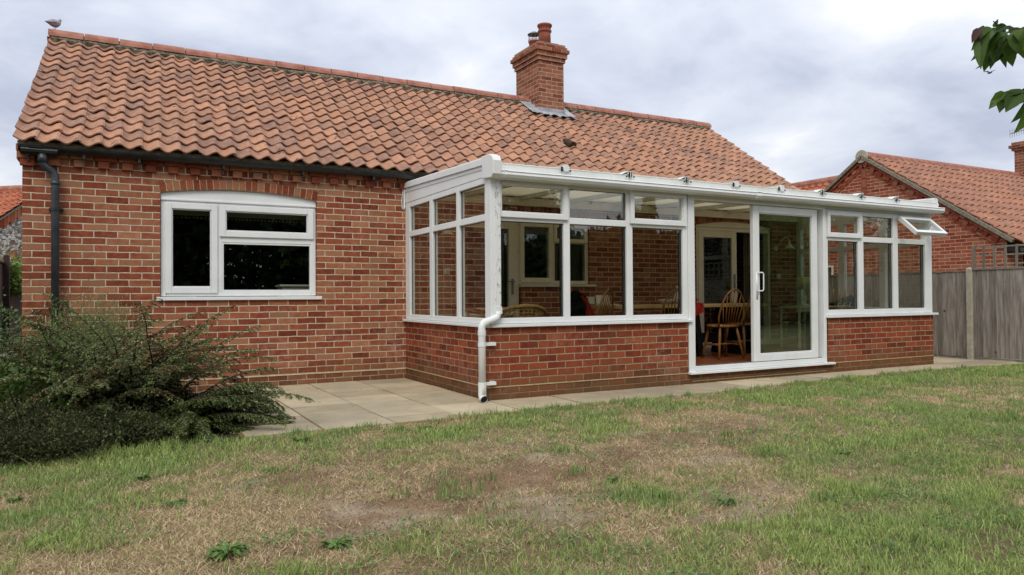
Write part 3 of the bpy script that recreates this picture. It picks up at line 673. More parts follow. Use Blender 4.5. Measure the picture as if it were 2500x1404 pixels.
for xx in (.06, .554, 1.074, 1.934, 2.828, 3.702):
    MB().box(xx - .012, xx + .012, -.13, -.05, 2.525, 2.575).tube([(xx, -.06, 2.53), (xx, -.06, 2.47)], .008, 6).build('gutter_bracket', m_black, gut)
dp = MB().tube([(.185, -.115, 2.58), (.185, -.115, 2.47), (.2, -.11, 2.43), (.27, -.095, 2.38), (.292, -.09, 2.34), (.295, -.09, 2.28), (.297, -.09, .0)], .0375, 16)
for z_ in (2.28, 2.4): dp.tube([(.296, -.09, z_ - .04), (.296, -.09, z_)], .0425, 16) if z_ < 2.3 else dp.tube([(.185, -.115, 2.46), (.185, -.115, 2.55)], .044, 16)
dpo = dp.build('downpipe', m_greypipe, house, smooth=True)
for z_ in (1.99, .95): MB().tube([(.297, -.09, z_ - .015), (.297, -.09, z_ + .015)], .045, 16).box(.235, .365, -.06, -.002, z_ - .012, z_ + .012).build('pipe_clip', m_black, dpo)

# ---- window helpers
def frame(mb, T, a0, a1, b0, b1, w, c0, c1):
    ws = w if isinstance(w, tuple) else (w, w, w, w)   # left right bottom top
    mb.tbox(T, a0, a0 + ws[0], b0, b1, c0, c1); mb.tbox(T, a1 - ws[1], a1, b0, b1, c0, c1)
    mb.tbox(T, a0 + ws[0], a1 - ws[1], b0, b0 + ws[2], c0, c1); mb.tbox(T, a0 + ws[0], a1 - ws[1], b1 - ws[3], b1, c0, c1)
def pane(par, T, a0, a1, b0, b1, c, mat=m_glass, name='glass_pane', lab=None):
    o = MB().tbox(T, a0 - .006, a1 + .006, b0 - .006, b1 + .006, c, c + .006).build(name, mat, par)
    if lab: o['label'] = lab
    return o
def bead(mb, T, a0, a1, b0, b1, c0, c1, w=.012): frame(mb, T, a0, a1, b0, b1, w, c0, c1)
# ---- front window with arched head
wf = MB(); x0, x1, z0, z1 = 1.29, 3.014, 1.075, 2.165
frame(wf, TH, x0, x1, z0, z1, (.055, .055, .055, .05), -.11, -.04)
wf.tbox(TH, 1.865, 1.935, z0 + .055, z1 - .05, -.11, -.04)
wf.tbox(TH, 1.935, x1 - .055, 1.70, 1.775, -.11, -.04)
win = wf.build('window', m_white, house, bevel=.005)
hp = MB(); K = 14; pl = [(x0, z1 + .003)] + [(x1, z1 + .003)] + [(x1 - (x1 - x0) * k / K, arch_z(x1 - (x1 - x0) * k / K, 1.284, 3.02, 2.24, 2.31) - .004) for k in range(K + 1)]
hp.prism(pl, TH, -.10, -.035); hp.tbox(TH, x0, x1, z1 - .004, z1 + .012, -.09, -.02); hp.build('arched_head_panel', m_white, win)
MB().tbox(TH, 1.245, 3.075, 1.028, 1.068, -.10, .03).build('window_sill', m_white, win, bevel=.005)
cs = MB(); frame(cs, TH, 1.335, 1.885, 1.11, 2.135, .068, -.10, -.018); bead(cs, TH, 1.403, 1.817, 1.178, 2.067, -.08, -.03); cs.build('side_casement', m_white, win, bevel=.006)
cs = MB(); frame(cs, TH, 1.905, 2.985, 1.765, 2.135, .068, -.10, -.018); bead(cs, TH, 1.973, 2.917, 1.833, 2.067, -.08, -.03); cs.build('top_casement', m_white, win, bevel=.006)
bd = MB(); bead(bd, TH, 1.935, 2.959, 1.13, 1.70, -.09, -.045, .018); bd.build('glazing_bead', m_white, win, bevel=.003)
pane(win, TH, 1.41, 1.81, 1.185, 2.06, -.06, m_glassd); pane(win, TH, 1.98, 2.91, 1.84, 2.06, -.06, m_glassd); pane(win, TH, 1.95, 2.945, 1.145, 1.69, -.07, m_glassd)
# inside: pelmet with bobble trim, two white boxes on the sill
pe = MB().box(1.25, 3.1, .36, .38, 2.03, 2.35)
pel = top(pe, 'pelmet', simple('olive_pelmet_cloth', 'a8a486', 'b5b192', 8, .95, .2), 'olive cloth pelmet with bobble trim hanging behind the top of the front window', 'pelmet')
bb = MB(); x = 1.27
while x < 3.08: bb.lathe([(.001, -.011), (.009, -.006), (.011, 0), (.009, .006), (.001, .011)], (x, .37, 2.005), 8); x += .043
bb.build('bobble_trim', m_shade, pel)
bx = MB().box(2.66, 3.2, .3, .6, 1.05, 1.185).box(2.63, 3.23, .27, .63, 1.19, 1.215); top(bx, 'storage_box', m_china, 'white lidded box standing inside the right corner of the front window', 'box', bevel=.006)
bx = MB().box(1.3, 1.72, .27, .5, 1.16, 1.185).box(1.3, 1.68, .29, .5, 1.05, 1.158); top(bx, 'storage_box', m_china, 'low white box top just showing inside the left casement', 'box', bevel=.004)
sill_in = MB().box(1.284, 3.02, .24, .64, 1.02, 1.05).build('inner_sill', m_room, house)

# ---- kitchen door and window inside the conservatory
kf = MB(); frame(kf, TH, 4.88, 5.87, .165, 2.14, .05, -.12, -.04)
door = kf.build('kitchen_door', m_cream, house, bevel=.004)
ds = MB(); frame(ds, TH, 4.93, 5.82, .2, 2.09, (.10, .11, .70, .09), -.105, -.03); ds.tbox(TH, 5.12, 5.62, .32, .72, -.03, -.022); ds.tbox(TH, 5.17, 5.57, .37, .67, -.022, -.016)
dsl = ds.build('door_leaf', m_cream, door, bevel=.004)
pane(door, TH, 5.03, 5.71, .9, 2.0, -.07, m_glassd)
hd = MB().tbox(TH, 5.745, 5.775, 1.08, 1.30, -.03, -.018); hd.tube([(5.76, .018, 1.26), (5.76, -.04, 1.26), (5.64, -.045, 1.26)], .009, 8); hd.build('door_handle', m_steel, door)
kw = MB(); frame(kw, TH, 5.875, 7.055, 1.225, 2.14, .05, -.12, -.04); kw.tbox(TH, 6.41, 6.47, 1.275, 2.09, -.12, -.04); kw.tbox(TH, 6.47, 7.0, 1.82, 1.87, -.12, -.04)
kwin = kw.build('kitchen_window', m_cream, house, bevel=.004)
cs = MB(); frame(cs, TH, 5.89, 6.43, 1.25, 2.11, .065, -.1, -.02); frame(cs, TH, 6.45, 7.035, 1.835, 2.11, .055, -.1, -.02); cs.build('casement', m_cream, kwin, bevel=.004)
pane(kwin, TH, 5.95, 6.37, 1.31, 2.05, -.06, m_glassd); pane(kwin, TH, 6.5, 6.98, 1.885, 2.06, -.06, m_glassd); pane(kwin, TH, 6.47, 7.0, 1.275, 1.82, -.07, m_glassd)
MB().tbox(TH, 5.87, 7.15, 1.185, 1.22, -.1, .04).build('window_sill', m_cream, kwin, bevel=.004)
hp = MB(); pl = [(4.88, 2.143), (7.055, 2.143)] + [(7.055 - 2.175 * k / K, arch_z(7.055 - 2.175 * k / K, 4.87, 7.06, 2.16, 2.23) - .004) for k in range(K + 1)]
hp.prism(pl, TH, -.10, -.03); hp.build('arched_head_panel', m_cream, kwin)
# curtains seen dimly in the kitchen window
cu = MB()
for x0_, x1_ in ((6.88, 7.1),):
    n = 18
    for k in range(n):
        a, b = x0_ + (x1_ - x0_) * k / n, x0_ + (x1_ - x0_) * (k + 1) / n; cu.box(a, b, .32 + .015 * math.sin(k * 1.9), .335 + .015 * math.sin(k * 1.9), 1.0, 2.2)
top(cu, 'curtain', m_curt, 'grey green curtain hanging at the right of the kitchen window', 'curtain')
# ---- inner patio doors
pf_ = MB(); frame(pf_, TH, 9.155, 10.875, .165, 2.175, .06, -.14, -.03)
pdr = pf_.build('inner_patio_door', m_cream, house, bevel=.004)
hp = MB(); pl = [(9.155, 2.178), (10.875, 2.178)] + [(10.875 - 1.72 * k / K, arch_z(10.875 - 1.72 * k / K, 9.15, 10.88, 2.20, 2.28) - .004) for k in range(K + 1)]
hp.prism(pl, TH, -.10, -.02); hp.build('arched_head_panel', m_cream, pdr)
lf = MB(); frame(lf, TH, 9.23, 10.08, .22, 2.12, (.11, .11, .14, .11), -.08, -.035); lf.build('sliding_leaf', m_cream, pdr, bevel=.004)
pane(pdr, TH, 9.34, 9.97, .36, 2.01, -.06, m_glassd)
MB().tbox(TH, 10.005, 10.035, 1.1, 1.4, -.035, -.02).build('door_handle', m_steel, pdr)
cu = MB(); n = 26
for k in range(n):
    a = 10.52 + .32 * k / n; cu.box(a, a + .32 / n, .3 + .02 * math.sin(k * 1.5), .31 + .02 * math.sin(k * 1.5), .2, 2.15)
top(cu, 'curtain', m_curt, 'grey curtain hanging behind the open half of the inner patio door', 'curtain')

# ------------------------------------------------------------------ conservatory
con = thing('conservatory', 'white framed lean-to conservatory on a low red brick wall', 'conservatory', (XL, DF, 0))
ZB = .735
dw = MB()
dw.box(XL, 6.80, DF, DF + .1, -.08, ZB); dw.box(6.80, 9.25, DF + .001, DF + .1, -.08, .115); dw.box(9.25, XR + .01, DF, DF + .1, -.08, ZB)
dw.box(XL, XL + .1, DF + .1, 0, -.08, ZB); dw.box(XR - .09, XR + .01, DF + .1, 0, -.08, ZB)
dwo = dw.build('dwarf_wall', m_brick2, con, uvoff=(-.02, 0))
mo = MB().box(XL - .004, 6.79, DF - .006, DF, .126, .137).box(9.26, XR + .012, DF - .006, DF, .126, .137).box(6.85, 9.2, DF - .004, DF + .001, .03, .037).box(XL - .006, XL, DF, 0, .126, .137)
mo.build('damp_course', simple('damp_course_mortar', 'a08e66', 'b8aa84', 30, .95, .5), dwo)
MB().box(XL + .1, XR - .09, DF + .1, 0, .02, .19).build('inner_floor', m_floor, con)
MB().box(XL + .1, XR - .09, -.012, 0, .19, .28).build('skirting', m_cream, con)
# sills
MB().tbox(TF, XL + .02, 6.84, ZB + .002, .767, -.1, .045).build('window_sill', m_white, con, bevel=.004)
MB().tbox(TF, 9.19, XR + .08, ZB + .002, .767, -.1, .045).build('window_sill', m_white, con, bevel=.004)
MB().tbox(TL, DF - .02, 0, ZB + .002, .767, -.1, .045).build('window_sill', m_white, con, bevel=.004)
MB().tbox(TR, DF + .1, 0, ZB + .002, .767, -.1, .045).build('window_sill', m_white, con, bevel=.004)
def blockframe(name, T, verts, b0, b1, t0, t1, ztop, c0=-.07, c1=.0):
    """verts: list of (a0,a1) vertical members; rails between"""
    mb = MB()
    for a0, a1 in verts: mb.tbox(T, a0, a1, b0, ztop, c0, c1)
    for (p, q) in zip(verts[:-1], verts[1:]):
        mb.tbox(T, p[1], q[0], b0, b1, c0, c1); mb.tbox(T, p[1], q[0], t0, t1, c0, c1); mb.tbox(T, p[1], q[0], ztop - .065, ztop, c0, c1)
    return mb.build(name, m_white, con, bevel=.006)
ZT1 = 2.27
fA = blockframe('window_frame', TF, [(4.185, 4.30), (5.07, 5.15), (5.905, 5.99), (6.725, 6.80)], .77, .83, 1.825, 1.895, ZT1)
fB = blockframe('window_frame', TF, [(9.21, 9.262), (9.885, 9.998), (10.65, 10.76), (11.395, 11.56)], .77, .843, 1.775, 1.85, 2.20)
MB().tbox(TF, 9.21, XR, 2.203, 2.27, -.07, 0).build('top_rail', m_white, fB)
fL = blockframe('window_frame', TL, [(-2.47, -2.37), (-1.70, -1.62), (-.93, -.83), (-.155, 0)], .77, .83, 1.825, 1.895, ZT1)
fR = blockframe('window_frame', TR, [(-2.35, -2.27), (-1.70, -1.60), (-.97, -.86), (-.09, 0)], .77, .843, 1.775, 1.85, ZT1)
for a0, a1 in ((4.30, 5.07), (5.15, 5.905), (5.99, 6.725)): pane(fA, TF, a0, a1, .83, 1.825, -.035)
pane(fA, TF, 5.15, 5.905, 1.895, 2.205, -.035)
for a0, a1 in ((9.262, 9.885), (9.998, 10.65), (10.76, 11.395)): pane(fB, TF, a0, a1, .843, 1.775, -.035)
pane(fB, TF, 9.998, 10.65, 1.85, 2.135, -.035)
for T, fr, seq, b0, t0, t1, tp in ((TL, fL, ((-2.37, -1.70), (-1.62, -.93), (-.83, -.155)), .83, 1.825, 1.895, 2.205), (TR, fR, ((-2.27, -1.70), (-1.60, -.97), (-.86, -.09)), .843, 1.775, 1.85, 2.205)):
    for a0, a1 in seq: pane(fr, T, a0, a1, b0, t0, -.035); pane(fr, T, a0, a1, t1, tp, -.035)
# dark rubber gaskets round the panes
gk = MB()
for a0, a1, b0, b1 in ((4.30, 5.07, .83, 1.825), (5.15, 5.905, .83, 1.825), (5.99, 6.725, .83, 1.825), (5.15, 5.905, 1.895, 2.205), (9.262, 9.885, .843, 1.775), (9.998, 10.65, .843, 1.775), (10.76, 11.395, .843, 1.775), (9.998, 10.65, 1.85, 2.135)):
    frame(gk, TF, a0, a1, b0, b1, .006, -.045, -.028)
    gk.tbox(TF, a1 - .016, a1, b0, b1, -.068, -.05)
gk.build('glazing_gasket', m_black, fA); gk = MB()
for a0, a1 in ((-2.37, -1.70), (-1.62, -.93), (-.83, -.155)):
    frame(gk, TL, a0, a1, .83, 1.825, .006, -.045, -.028); frame(gk, TL, a0, a1, 1.895, 2.205, .006, -.045, -.028)
gk.build('glazing_gasket', m_black, fL)
# opening fanlights (shut)
for i, (a0, a1, b0, b1) in enumerate(((4.255, 5.115, 1.862, 2.252), (5.945, 6.77, 1.862, 2.245), (9.232, 9.94, 1.822, 2.175))):
    cs = MB(); frame(cs, TF, a0, a1, b0, b1, .055, -.04, .03); bead(cs, TF, a0 + .055, a1 - .055, b0 + .055, b1 - .055, -.02, .018, .010)
    o = cs.build('fanlight', m_white, con, bevel=.006); pane(o, TF, a0 + .062, a1 - .062, b0 + .062, b1 - .062, -.01)
# open fanlight at the right end, hinged at its top
hz, hx0, hx1, ln, an = 2.13, 10.72, 11.44, .36, R(47)
def TO(a, b, c):   # b measured down from the hinge, c outwards
    return (a, DF - .025 - b * math.sin(an) - c * math.cos(an), hz - b * math.cos(an) + c * math.sin(an))
cs = MB(); frame(cs, TO, hx0, hx1, 0, ln, .055, -.01, .05); of = cs.build('open_fanlight', m_white, con, bevel=.006)
of['label'] = 'white top hung window propped wide open at the right end'
pane(of, TO, hx0 + .055, hx1 - .055, .055, ln - .055, .02)
MB().tube([(hx0 + .05, DF, 1.93), TO(hx0 + .05, ln * .55, -.01)], .007, 6).tube([(hx1 - .05, DF, 1.93), TO(hx1 - .05, ln * .55, -.01)], .007, 6).build('window_stay', m_steel, of)
# door frame, threshold, sliding doors
df = MB(); df.tbox(TF, 6.803, 6.90, .12, 2.27, -.11, .012); df.tbox(TF, 9.155, 9.208, .12, 2.27, -.11, .012); df.tbox(TF, 6.90, 9.155, 2.185, 2.27, -.11, .012)
df.tbox(TF, 6.90, 9.155, .147, .205, -.11, .012)
dfo = df.build('sliding_door_frame', m_white, con, bevel=.005)
MB().tbox(TF, 6.79, 9.32, .117, .145, -.1, .06).build('door_sill', m_white, dfo, bevel=.004)
tk = MB().tbox(TF, 6.9, 9.155, .206, .214, -.03, -.024).tbox(TF, 6.9, 9.155, .206, .214, -.075, -.069); tk.build('door_track', m_steel, dfo)
sl = MB(); frame(sl, TF, 7.875, 9.055, .213, 2.178, (.108, .095, .088, .09), -.055, .0); bead(sl, TF, 7.983, 8.96, .301, 2.088, -.04, -.01)
slo = sl.build('sliding_door', m_white, con, bevel=.006)
pane(slo, TF, 7.99, 8.953, .308, 2.081, -.03, m_glassg)
hl = MB().tbox(TF, 7.915, 7.945, 1.0, 1.34, .0, .008); hl.tube([TF(7.93, 1.33, .008), TF(7.985, 1.33, .045), TF(7.995, 1.31, .05), TF(7.995, 1.12, .05), TF(7.985, 1.1, .045), TF(7.93, 1.1, .008)], .008, 8)
hl.build('door_handle', m_white, slo, smooth=True)
sl = MB(); frame(sl, TF, 7.96, 9.12, .213, 2.178, (.05, .07, .08, .08), -.10, -.062); s2 = sl.build('fixed_door_leaf', m_white, con, bevel=.004); pane(s2, TF, 8.01, 9.05, .293, 2.098, -.08, m_glassg)
# corner post
MB().box(XL - .001, XL + .019, DF + .0, DF + .07, .77, 2.27).build('corner_post', m_white, con); MB().box(XR - .012, XR - .002, DF + .001, DF + .07, .77, 2.27).build('corner_post', m_white, con)
# eaves beam, side fascia boards
def zr(y): return 2.525 + .032 * y
eb = MB().box(4.17, 11.58, DF - .02, DF + .08, 2.272, 2.33).box(4.18, 11.58, DF - .06, DF + .02, 2.262, 2.271)
eb.build('eaves_beam', m_whited, con, bevel=.003)
for T, nm in ((TL, 'side_fascia'), (TR, 'side_fascia')):
    fb = MB(); fb.prism([(-2.45, 2.272), (0, 2.272), (0, 2.43), (-2.45, 2.35)], T, -.07, .004)
    fb.prism([(-2.50, 2.345), (0, 2.412), (0, 2.462), (-2.50, 2.382)], T, -.05, .012); fb.prism([(-2.50, 2.384), (0, 2.464), (0, 2.53), (-2.50, 2.452)], T, -.09, .03)
    fb.prism([(-2.50, 2.452), (0, 2.53), (0, 2.545), (-2.50, 2.468)], T, -.06, .012)
    fb.build(nm, m_white, con, bevel=.004)
ec = MB(); ec.prism([(DF - .20, 2.40), (DF - .17, 2.45), (DF - .10, 2.475), (DF + .06, 2.475), (DF + .06, 2.25), (DF - .15, 2.235), (DF - .19, 2.27)], TL, -.055, .038); ec.build('bargeboard_end_cap', m_white, con, bevel=.006); ec = MB(); ec.prism([(DF - .10, 2.38), (DF - .05, 2.42), (DF + .06, 2.42), (DF + .06, 2.27), (DF - .08, 2.27)], TR, -.04, .03)
ec.build('bargeboard_end_cap', m_white, con, bevel=.006)
MB().tbox(TL, -.03, 0, 2.20, 2.53, .012, .03).build('wall_flashing_trim', m_white, con)
# roof sheets and glazing bars
BX = [4.22, 5.03, 5.87, 6.70, 7.48, 8.26, 9.03, 9.82, 10.58, 11.5]
def zs_(y): return 2.46 + .028 * y
rs = MB()
for a, b in zip(BX[:-1], BX[1:]): rs.add([(a + .01, DF - .09, zs_(DF)), (b - .01, DF - .09, zs_(DF)), (b - .01, -.02, zs_(0)), (a + .01, -.02, zs_(0))], [(0, 1, 2, 3)])
cro = rs.build('roof_sheet', m_poly, con, recalc=False)
for i, xb in enumerate(BX[1:-1]):
    gb = MB(); cp = MB(); dkc = MB()
    gb.prism([(DF - .02, zs_(DF) - .05), (-.02, zs_(0) - .05), (-.02, zs_(0) - .003), (DF - .02, zs_(DF) - .003)], lambda a, b, c: (c, a, b), xb - .025, xb + .025)
    gb.prism([(DF - .12, zs_(DF) + .003), (-.02, zs_(0) + .003), (-.02, zs_(0) + .05), (DF - .12, zs_(DF) + .042)], lambda a, b, c: (c, a, b), xb - .03, xb + .03)
    y_ = DF - .115
    if i in (0, 3, 4): cp.tube([(xb, y_ - .012, zs_(DF) + .008), (xb, y_ + .02, zs_(DF) + .008)], .038, 18); dkc.box(xb - .062, xb - .046, y_ - .012, y_ + .0, zs_(DF) - .03, zs_(DF) + .02)
    else:
        dkc.box(xb - .02, xb + .02, y_ - .012, y_ - .002, zs_(DF) - .03, zs_(DF) + .03); cp.box(xb - .004, xb + .004, y_ - .016, y_ - .0125, zs_(DF) - .035, zs_(DF) + .03)
        cp.add([(xb - .11, y_ + .0, zs_(DF) + .0), (xb - .02, y_ - .006, zs_(DF) + .04), (xb + .02, y_ - .006, zs_(DF) + .04), (xb + .02, y_ + .1, zs_(DF) + .045), (xb - .02, y_ + .1, zs_(DF) + .045), (xb - .11, y_ + .1, zs_(DF) + .004)], [(0, 1, 4, 5), (1, 2, 3, 4)])
    for dx in (-.05, .05): dkc.box(xb + dx - .008, xb + dx + .008, y_ - .01, y_ - .004, zs_(DF) - .03, zs_(DF) - .014)
    gbo = gb.build('glazing_bar', m_whited, con); cp.build('end_cap', m_white, gbo); dkc.build('cap_opening_shade', m_dark, gbo)  # black blocks stand in for the shade inside the open bar ends
MB().box(4.2, 11.54, DF - .10, DF - .085, 2.331, zs_(DF) + .002).box(4.2, 11.54, DF - .104, DF - .07, 2.386, 2.4).build('roof_fascia', upvc('moss_flecked_white_upvc', 'dfe2e0', 'd0d3cc', .12), con, bevel=.003)
MB().box(4.2, 11.54, DF - .096, DF - .05, 2.3195, 2.3295).build('gutter_gap_shade_strip', m_black, con)  # solid black strip stands in for the shade between fascia and gutter
MB().box(4.2, 11.5, -.06, -.001, 2.33, 2.44).build('wall_plate', m_cream, con)
# square-line gutter
go = MB(); pr = [(.086, 2.318), (.17, 2.318), (.176, 2.308), (.166, 2.30), (.172, 2.275), (.150, 2.245), (.10, 2.232), (.06, 2.235), (.06, 2.262)]
for x0_, x1_, e_ in ((4.203, 7.79, 0), (7.83, 11.62, 0), (7.775, 7.85, .006), (4.27, 4.30, .004)):
    go.prism([(a + e_, b + (e_ if b > 2.29 else -e_)) for a, b in pr], lambda a, b, c: (c, DF - a, b), x0_, x1_)
gto = go.build('gutter', m_white, con)
# white downpipes: square leg, round offset, round drop with shoe
dd = MB().box(4.212, 4.282, DF - .06, DF - .004, .90, 2.262)
dso = dd.build('square_downpipe', m_peel, con, bevel=.006)
MB().box(4.206, 4.289, DF - .068, DF - .003, .872, .935).box(4.209, 4.286, DF - .065, DF - .005, .936, .95).build('pipe_socket', m_white, dso, bevel=.004)
PX = 4.045
rp_ = MB().tube([(4.243, DF - .045, .90), (4.243, DF - .045, .868), (4.232, DF - .05, .842), (4.20, DF - .06, .825), (4.105, DF - .08, .80), (4.06, DF - .088, .785), (PX, DF - .09, .755), (PX, DF - .09, .70), (PX, DF - .09, .15)], [.036, .037, .037, .037, .037, .037, .037, .0365, .0365], 18)
rpo = rp_.build('round_downpipe', m_white, con, smooth=True)
sk = MB().tube([(PX, DF - .09, .665), (PX, DF - .09, .715)], .041, 18); sk.tube([(4.055, DF - .088, .778), (4.10, DF - .081, .799)], .041, 18)
sk.build('pipe_collar', m_white, rpo)
for z_ in (.575, .18): sk = MB(); sk.tube([(PX, DF - .09, z_ - .02), (PX, DF - .09, z_ + .02)], .041, 18).box(PX, 4.215, DF - .066, DF - .054, z_ - .017, z_ + .017).box(4.17, 4.215, DF - .06, DF - .002, z_ - .017, z_ + .017); sk.build('pipe_clip', m_white, rpo)
sh = MB().tube([(PX, DF - .09, .165), (PX, DF - .09, .075), (PX, DF - .10, .05), (PX, DF - .135, .036)], .0405, 18, cap=False); shi = MB()
shi.tube([(PX, DF - .1345, .038), (PX, DF - .1355, .0375)], .033, 18)  # black disc stands in for the shade inside the pipe end
sh.build('pipe_shoe', m_white, rpo, smooth=True); shi.build('pipe_mouth_shade', m_dark, rpo)
cbm = MB().tube([(4.13, -.012, 2.56), (4.125, -.012, 2.4), (4.11, -.012, 2.3), (4.12, -.012, 2.2), (4.15, -.01, 2.18)], .005, 6)
top(cbm, 'cable', m_white, 'thin white cable hanging loose down the wall beside the conservatory corner', 'cable')

# ------------------------------------------------------------------ things inside the conservatory
FZ = .19
def windsor():
    t = thing('windsor_chair', 'honey wooden hoop back chair with its back to the open sliding door', 'chair', group='hoop back chairs round the dining table')
    s = MB(); n = 18; pl = []
    for k in range(n): a = 2 * math.pi * k / n; pl.append((math.cos(a) * .21 * (1 + .08 * math.cos(2 * a)), math.sin(a) * .2))
    s.prism(pl, lambda a, b, c: (a, b, c), .43, .462); s.build('seat', m_chair, t, True, bevel=.008)
    for sx_, sy in ((-1, -1), (1, -1), (-1, 1), (1, 1)):
        a = Vector((.13 * sx_, .12 * sy, .435)); b = Vector((.2 * sx_, .19 * sy, 0)); MB().tube([a, a.lerp(b, .3), a.lerp(b, .6), b], [.014, .021, .018, .012], 9).build('leg', m_chair, t, True, smooth=True)
    st = MB()
    for sx_ in (-1, 1): st.tube([(.17 * sx_, -.16, .19), (.172 * sx_, 0, .195), (.17 * sx_, .16, .19)], [.009, .014, .009], 8)
    st.tube([(-.17, 0, .195), (0, 0, .195), (.17, 0, .195)], [.009, .014, .009], 8); st.build('stretcher', m_chair, t, True, smooth=True)
    hp_ = []; K_ = 22
    for k in range(K_ + 1):
        a = math.pi * k / K_; x_ = -math.cos(a) * .2; z_ = .46 + math.sin(a) ** .8 * .475; hp_.append((x_, -.165 - (z_ - .46) * .24, z_))
    hp_[0] = (-.165, -.15, .44); hp_[-1] = (.165, -.15, .44)
    MB().tube(hp_, .0125, 8).build('back_hoop', m_chair, t, True, smooth=True)
    for k in range(7):
        x_ = -.135 + .045 * k; a = math.acos(max(-1, min(1, -(x_ * 1.22) / .2))); z_ = .46 + max(0, math.sin(a)) ** .8 * .475
        MB().tube([(x_ * .8, -.16, .45), (x_, -.165 - (z_ - .46) * .12, (z_ + .46) / 2), (x_ * 1.22, -.165 - (z_ - .46) * .24, z_)], [.006, .0085, .006], 7).build('spindle', m_chair, t, True, smooth=True)
    return t
def dup(r, loc, rz, label):
    c = r.copy(); COL.objects.link(c); c.location = loc; c.rotation_euler = (0, 0, rz); c['label'] = label
    for ch_ in list(r.children):
        d = ch_.copy(); COL.objects.link(d); d.parent = c
    return c
wc = windsor(); wc.location = (8.12, -1.62, FZ); wc.rotation_euler = (0, 0, R(-8))
dup(wc, (8.80, -1.30, FZ), R(10), 'honey wooden hoop back chair half hidden behind the sliding door stile')
dup(wc, (7.12, -1.6, FZ), R(-4), 'honey wooden hoop back chair seen through the third lower pane')
dup(wc, (5.93, -1.62, FZ), R(28), 'honey wooden hoop back chair with red cloth over it behind the second lower pane')
tb = thing('dining_table', 'long pale wooden dining table on a black trestle base', 'table', (7.95, -.95, FZ))
MB().box(6.55, 9.3, -1.33, -.55, .88, .925).build('tabletop', m_table, tb, bevel=.006)
for x_ in (7.98, 9.0):
    l_ = MB(); 
    for s_ in (-1, 1): l_.obox((x_ + .07 * s_, -.94 + .0, .53), (.045, 0, 0), (0, .3, 0), (-.05 * s_, 0, .345))
    l_.box(x_ - .14, x_ + .14, -1.2, -.68, FZ, FZ + .05).box(x_ - .09, x_ + .09, -1.22, -.66, .83, .879); l_.build('trestle_leg', m_dark, tb)
MB().box(7.0, 9.0, -.97, -.91, .36, .5).build('cross_beam', m_dark, tb)
# cloths, papers, crockery
def lump(mb, c, r, seed, n=14, amp=.18):
    q = random.Random(seed); c = Vector(c); vs = []; fs = []; ph = [q.uniform(0, 6) for _ in range(6)]
    for i in range(n + 1):
        th_ = math.pi * i / n
        for k in range(n * 2):
            a = math.pi * k / n; d = 1 + amp * (math.sin(3 * a + ph[0] + 2 * th_) + math.sin(5 * th_ + ph[1] + a) + .6 * math.sin(7 * a + ph[2])) * .5
            vs.append(c + Vector((math.sin(th_) * math.cos(a) * r[0] * d, math.sin(th_) * math.sin(a) * r[1] * d, math.cos(th_) * r[2] * d)))
    for i in range(n):
        for k in range(2 * n): fs.append((i * 2 * n + k, i * 2 * n + (k + 1) % (2 * n), (i + 1) * 2 * n + (k + 1) % (2 * n), (i + 1) * 2 * n + k))
    mb.add(vs, fs); return mb
top(lump(MB(), (5.80, -1.55, .86), (.13, .14, .235), 3, 22, .2), 'woolly_coat', m_fur, 'black woolly coat heaped on a seat left of the red cloth', 'coat', smooth=True)
rcl = MB(); n = 16
for k in range(n):
    a, b = k / n, (k + 1) / n; f0 = lambda q: (5.86 + .10 * q, -1.76 + .05 * math.sin(q * 17), 0)
    p0, p1 = f0(a), f0(b); rcl.add([(p0[0], p0[1], .66), (p1[0], p1[1], .66), (p1[0] - .04, p1[1] + .1, 1.06 - .16 * b), (p0[0] - .04, p0[1] + .1, 1.06 - .16 * a), (p0[0], p0[1] + .03, .66), (p1[0], p1[1] + .03, .66), (p1[0] - .04, p1[1] + .13, 1.06 - .16 * b), (p0[0] - .04, p0[1] + .13, 1.06 - .16 * a)], [(0, 1, 2, 3), (7, 6, 5, 4), (3, 2, 6, 7), (0, 4, 5, 1), (0, 3, 7, 4), (1, 5, 6, 2)])
top(rcl, 'red_cloth', m_red, 'folded red cloth hanging over the chair behind the second lower pane', 'cloth')
rb = MB(); n = 14
for k in range(n):
    a, b = 7.84 + .17 * k / n, 7.84 + .17 * (k + 1) / n; w0, w1 = .018 * math.sin(k * 1.7), .018 * math.sin((k + 1) * 1.7); lo = .76 + .06 * (k / n)
    rb.add([(a, -1.38 + w0, lo), (b, -1.38 + w1, lo), (b, -1.36 + w1 * .3, .945), (a, -1.36 + w0 * .3, .945), (a, -1.12, .95), (b, -1.12, .95)], [(0, 1, 2, 3), (3, 2, 5, 4)])
rb2 = lump(MB(), (7.95, -1.2, .98), (.09, .07, .05), 9, 14, .25); rb.add(rb2.v, rb2.f)
top(rb, 'red_tablecloth', m_red, 'red cloth draped over the near edge of the dining table', 'cloth', recalc=False)
pp_ = MB().obox((6.72, -.8, 1.0), (.11, 0, .0), (0, .004, 0), (.0, .015, .06)).obox((6.55, -.78, .99), (.07, .02, 0), (0, .004, 0), (0, .01, .05)).box(6.6, 6.85, -1.0, -.8, .926, .94)
top(pp_, 'paper_stack', m_paper, 'stack of white papers propped up on the left end of the dining table', 'papers')
top(MB().lathe([(.001, .926), (.06, .927), (.1, .96), (.13, 1.0), (.125, 1.0), (.09, .965), (.001, .94)], (7.80, -.85, 0), 22), 'bowl', m_china, 'shallow pale bowl on the dining table left of the white jugs', 'bowl', smooth=True)
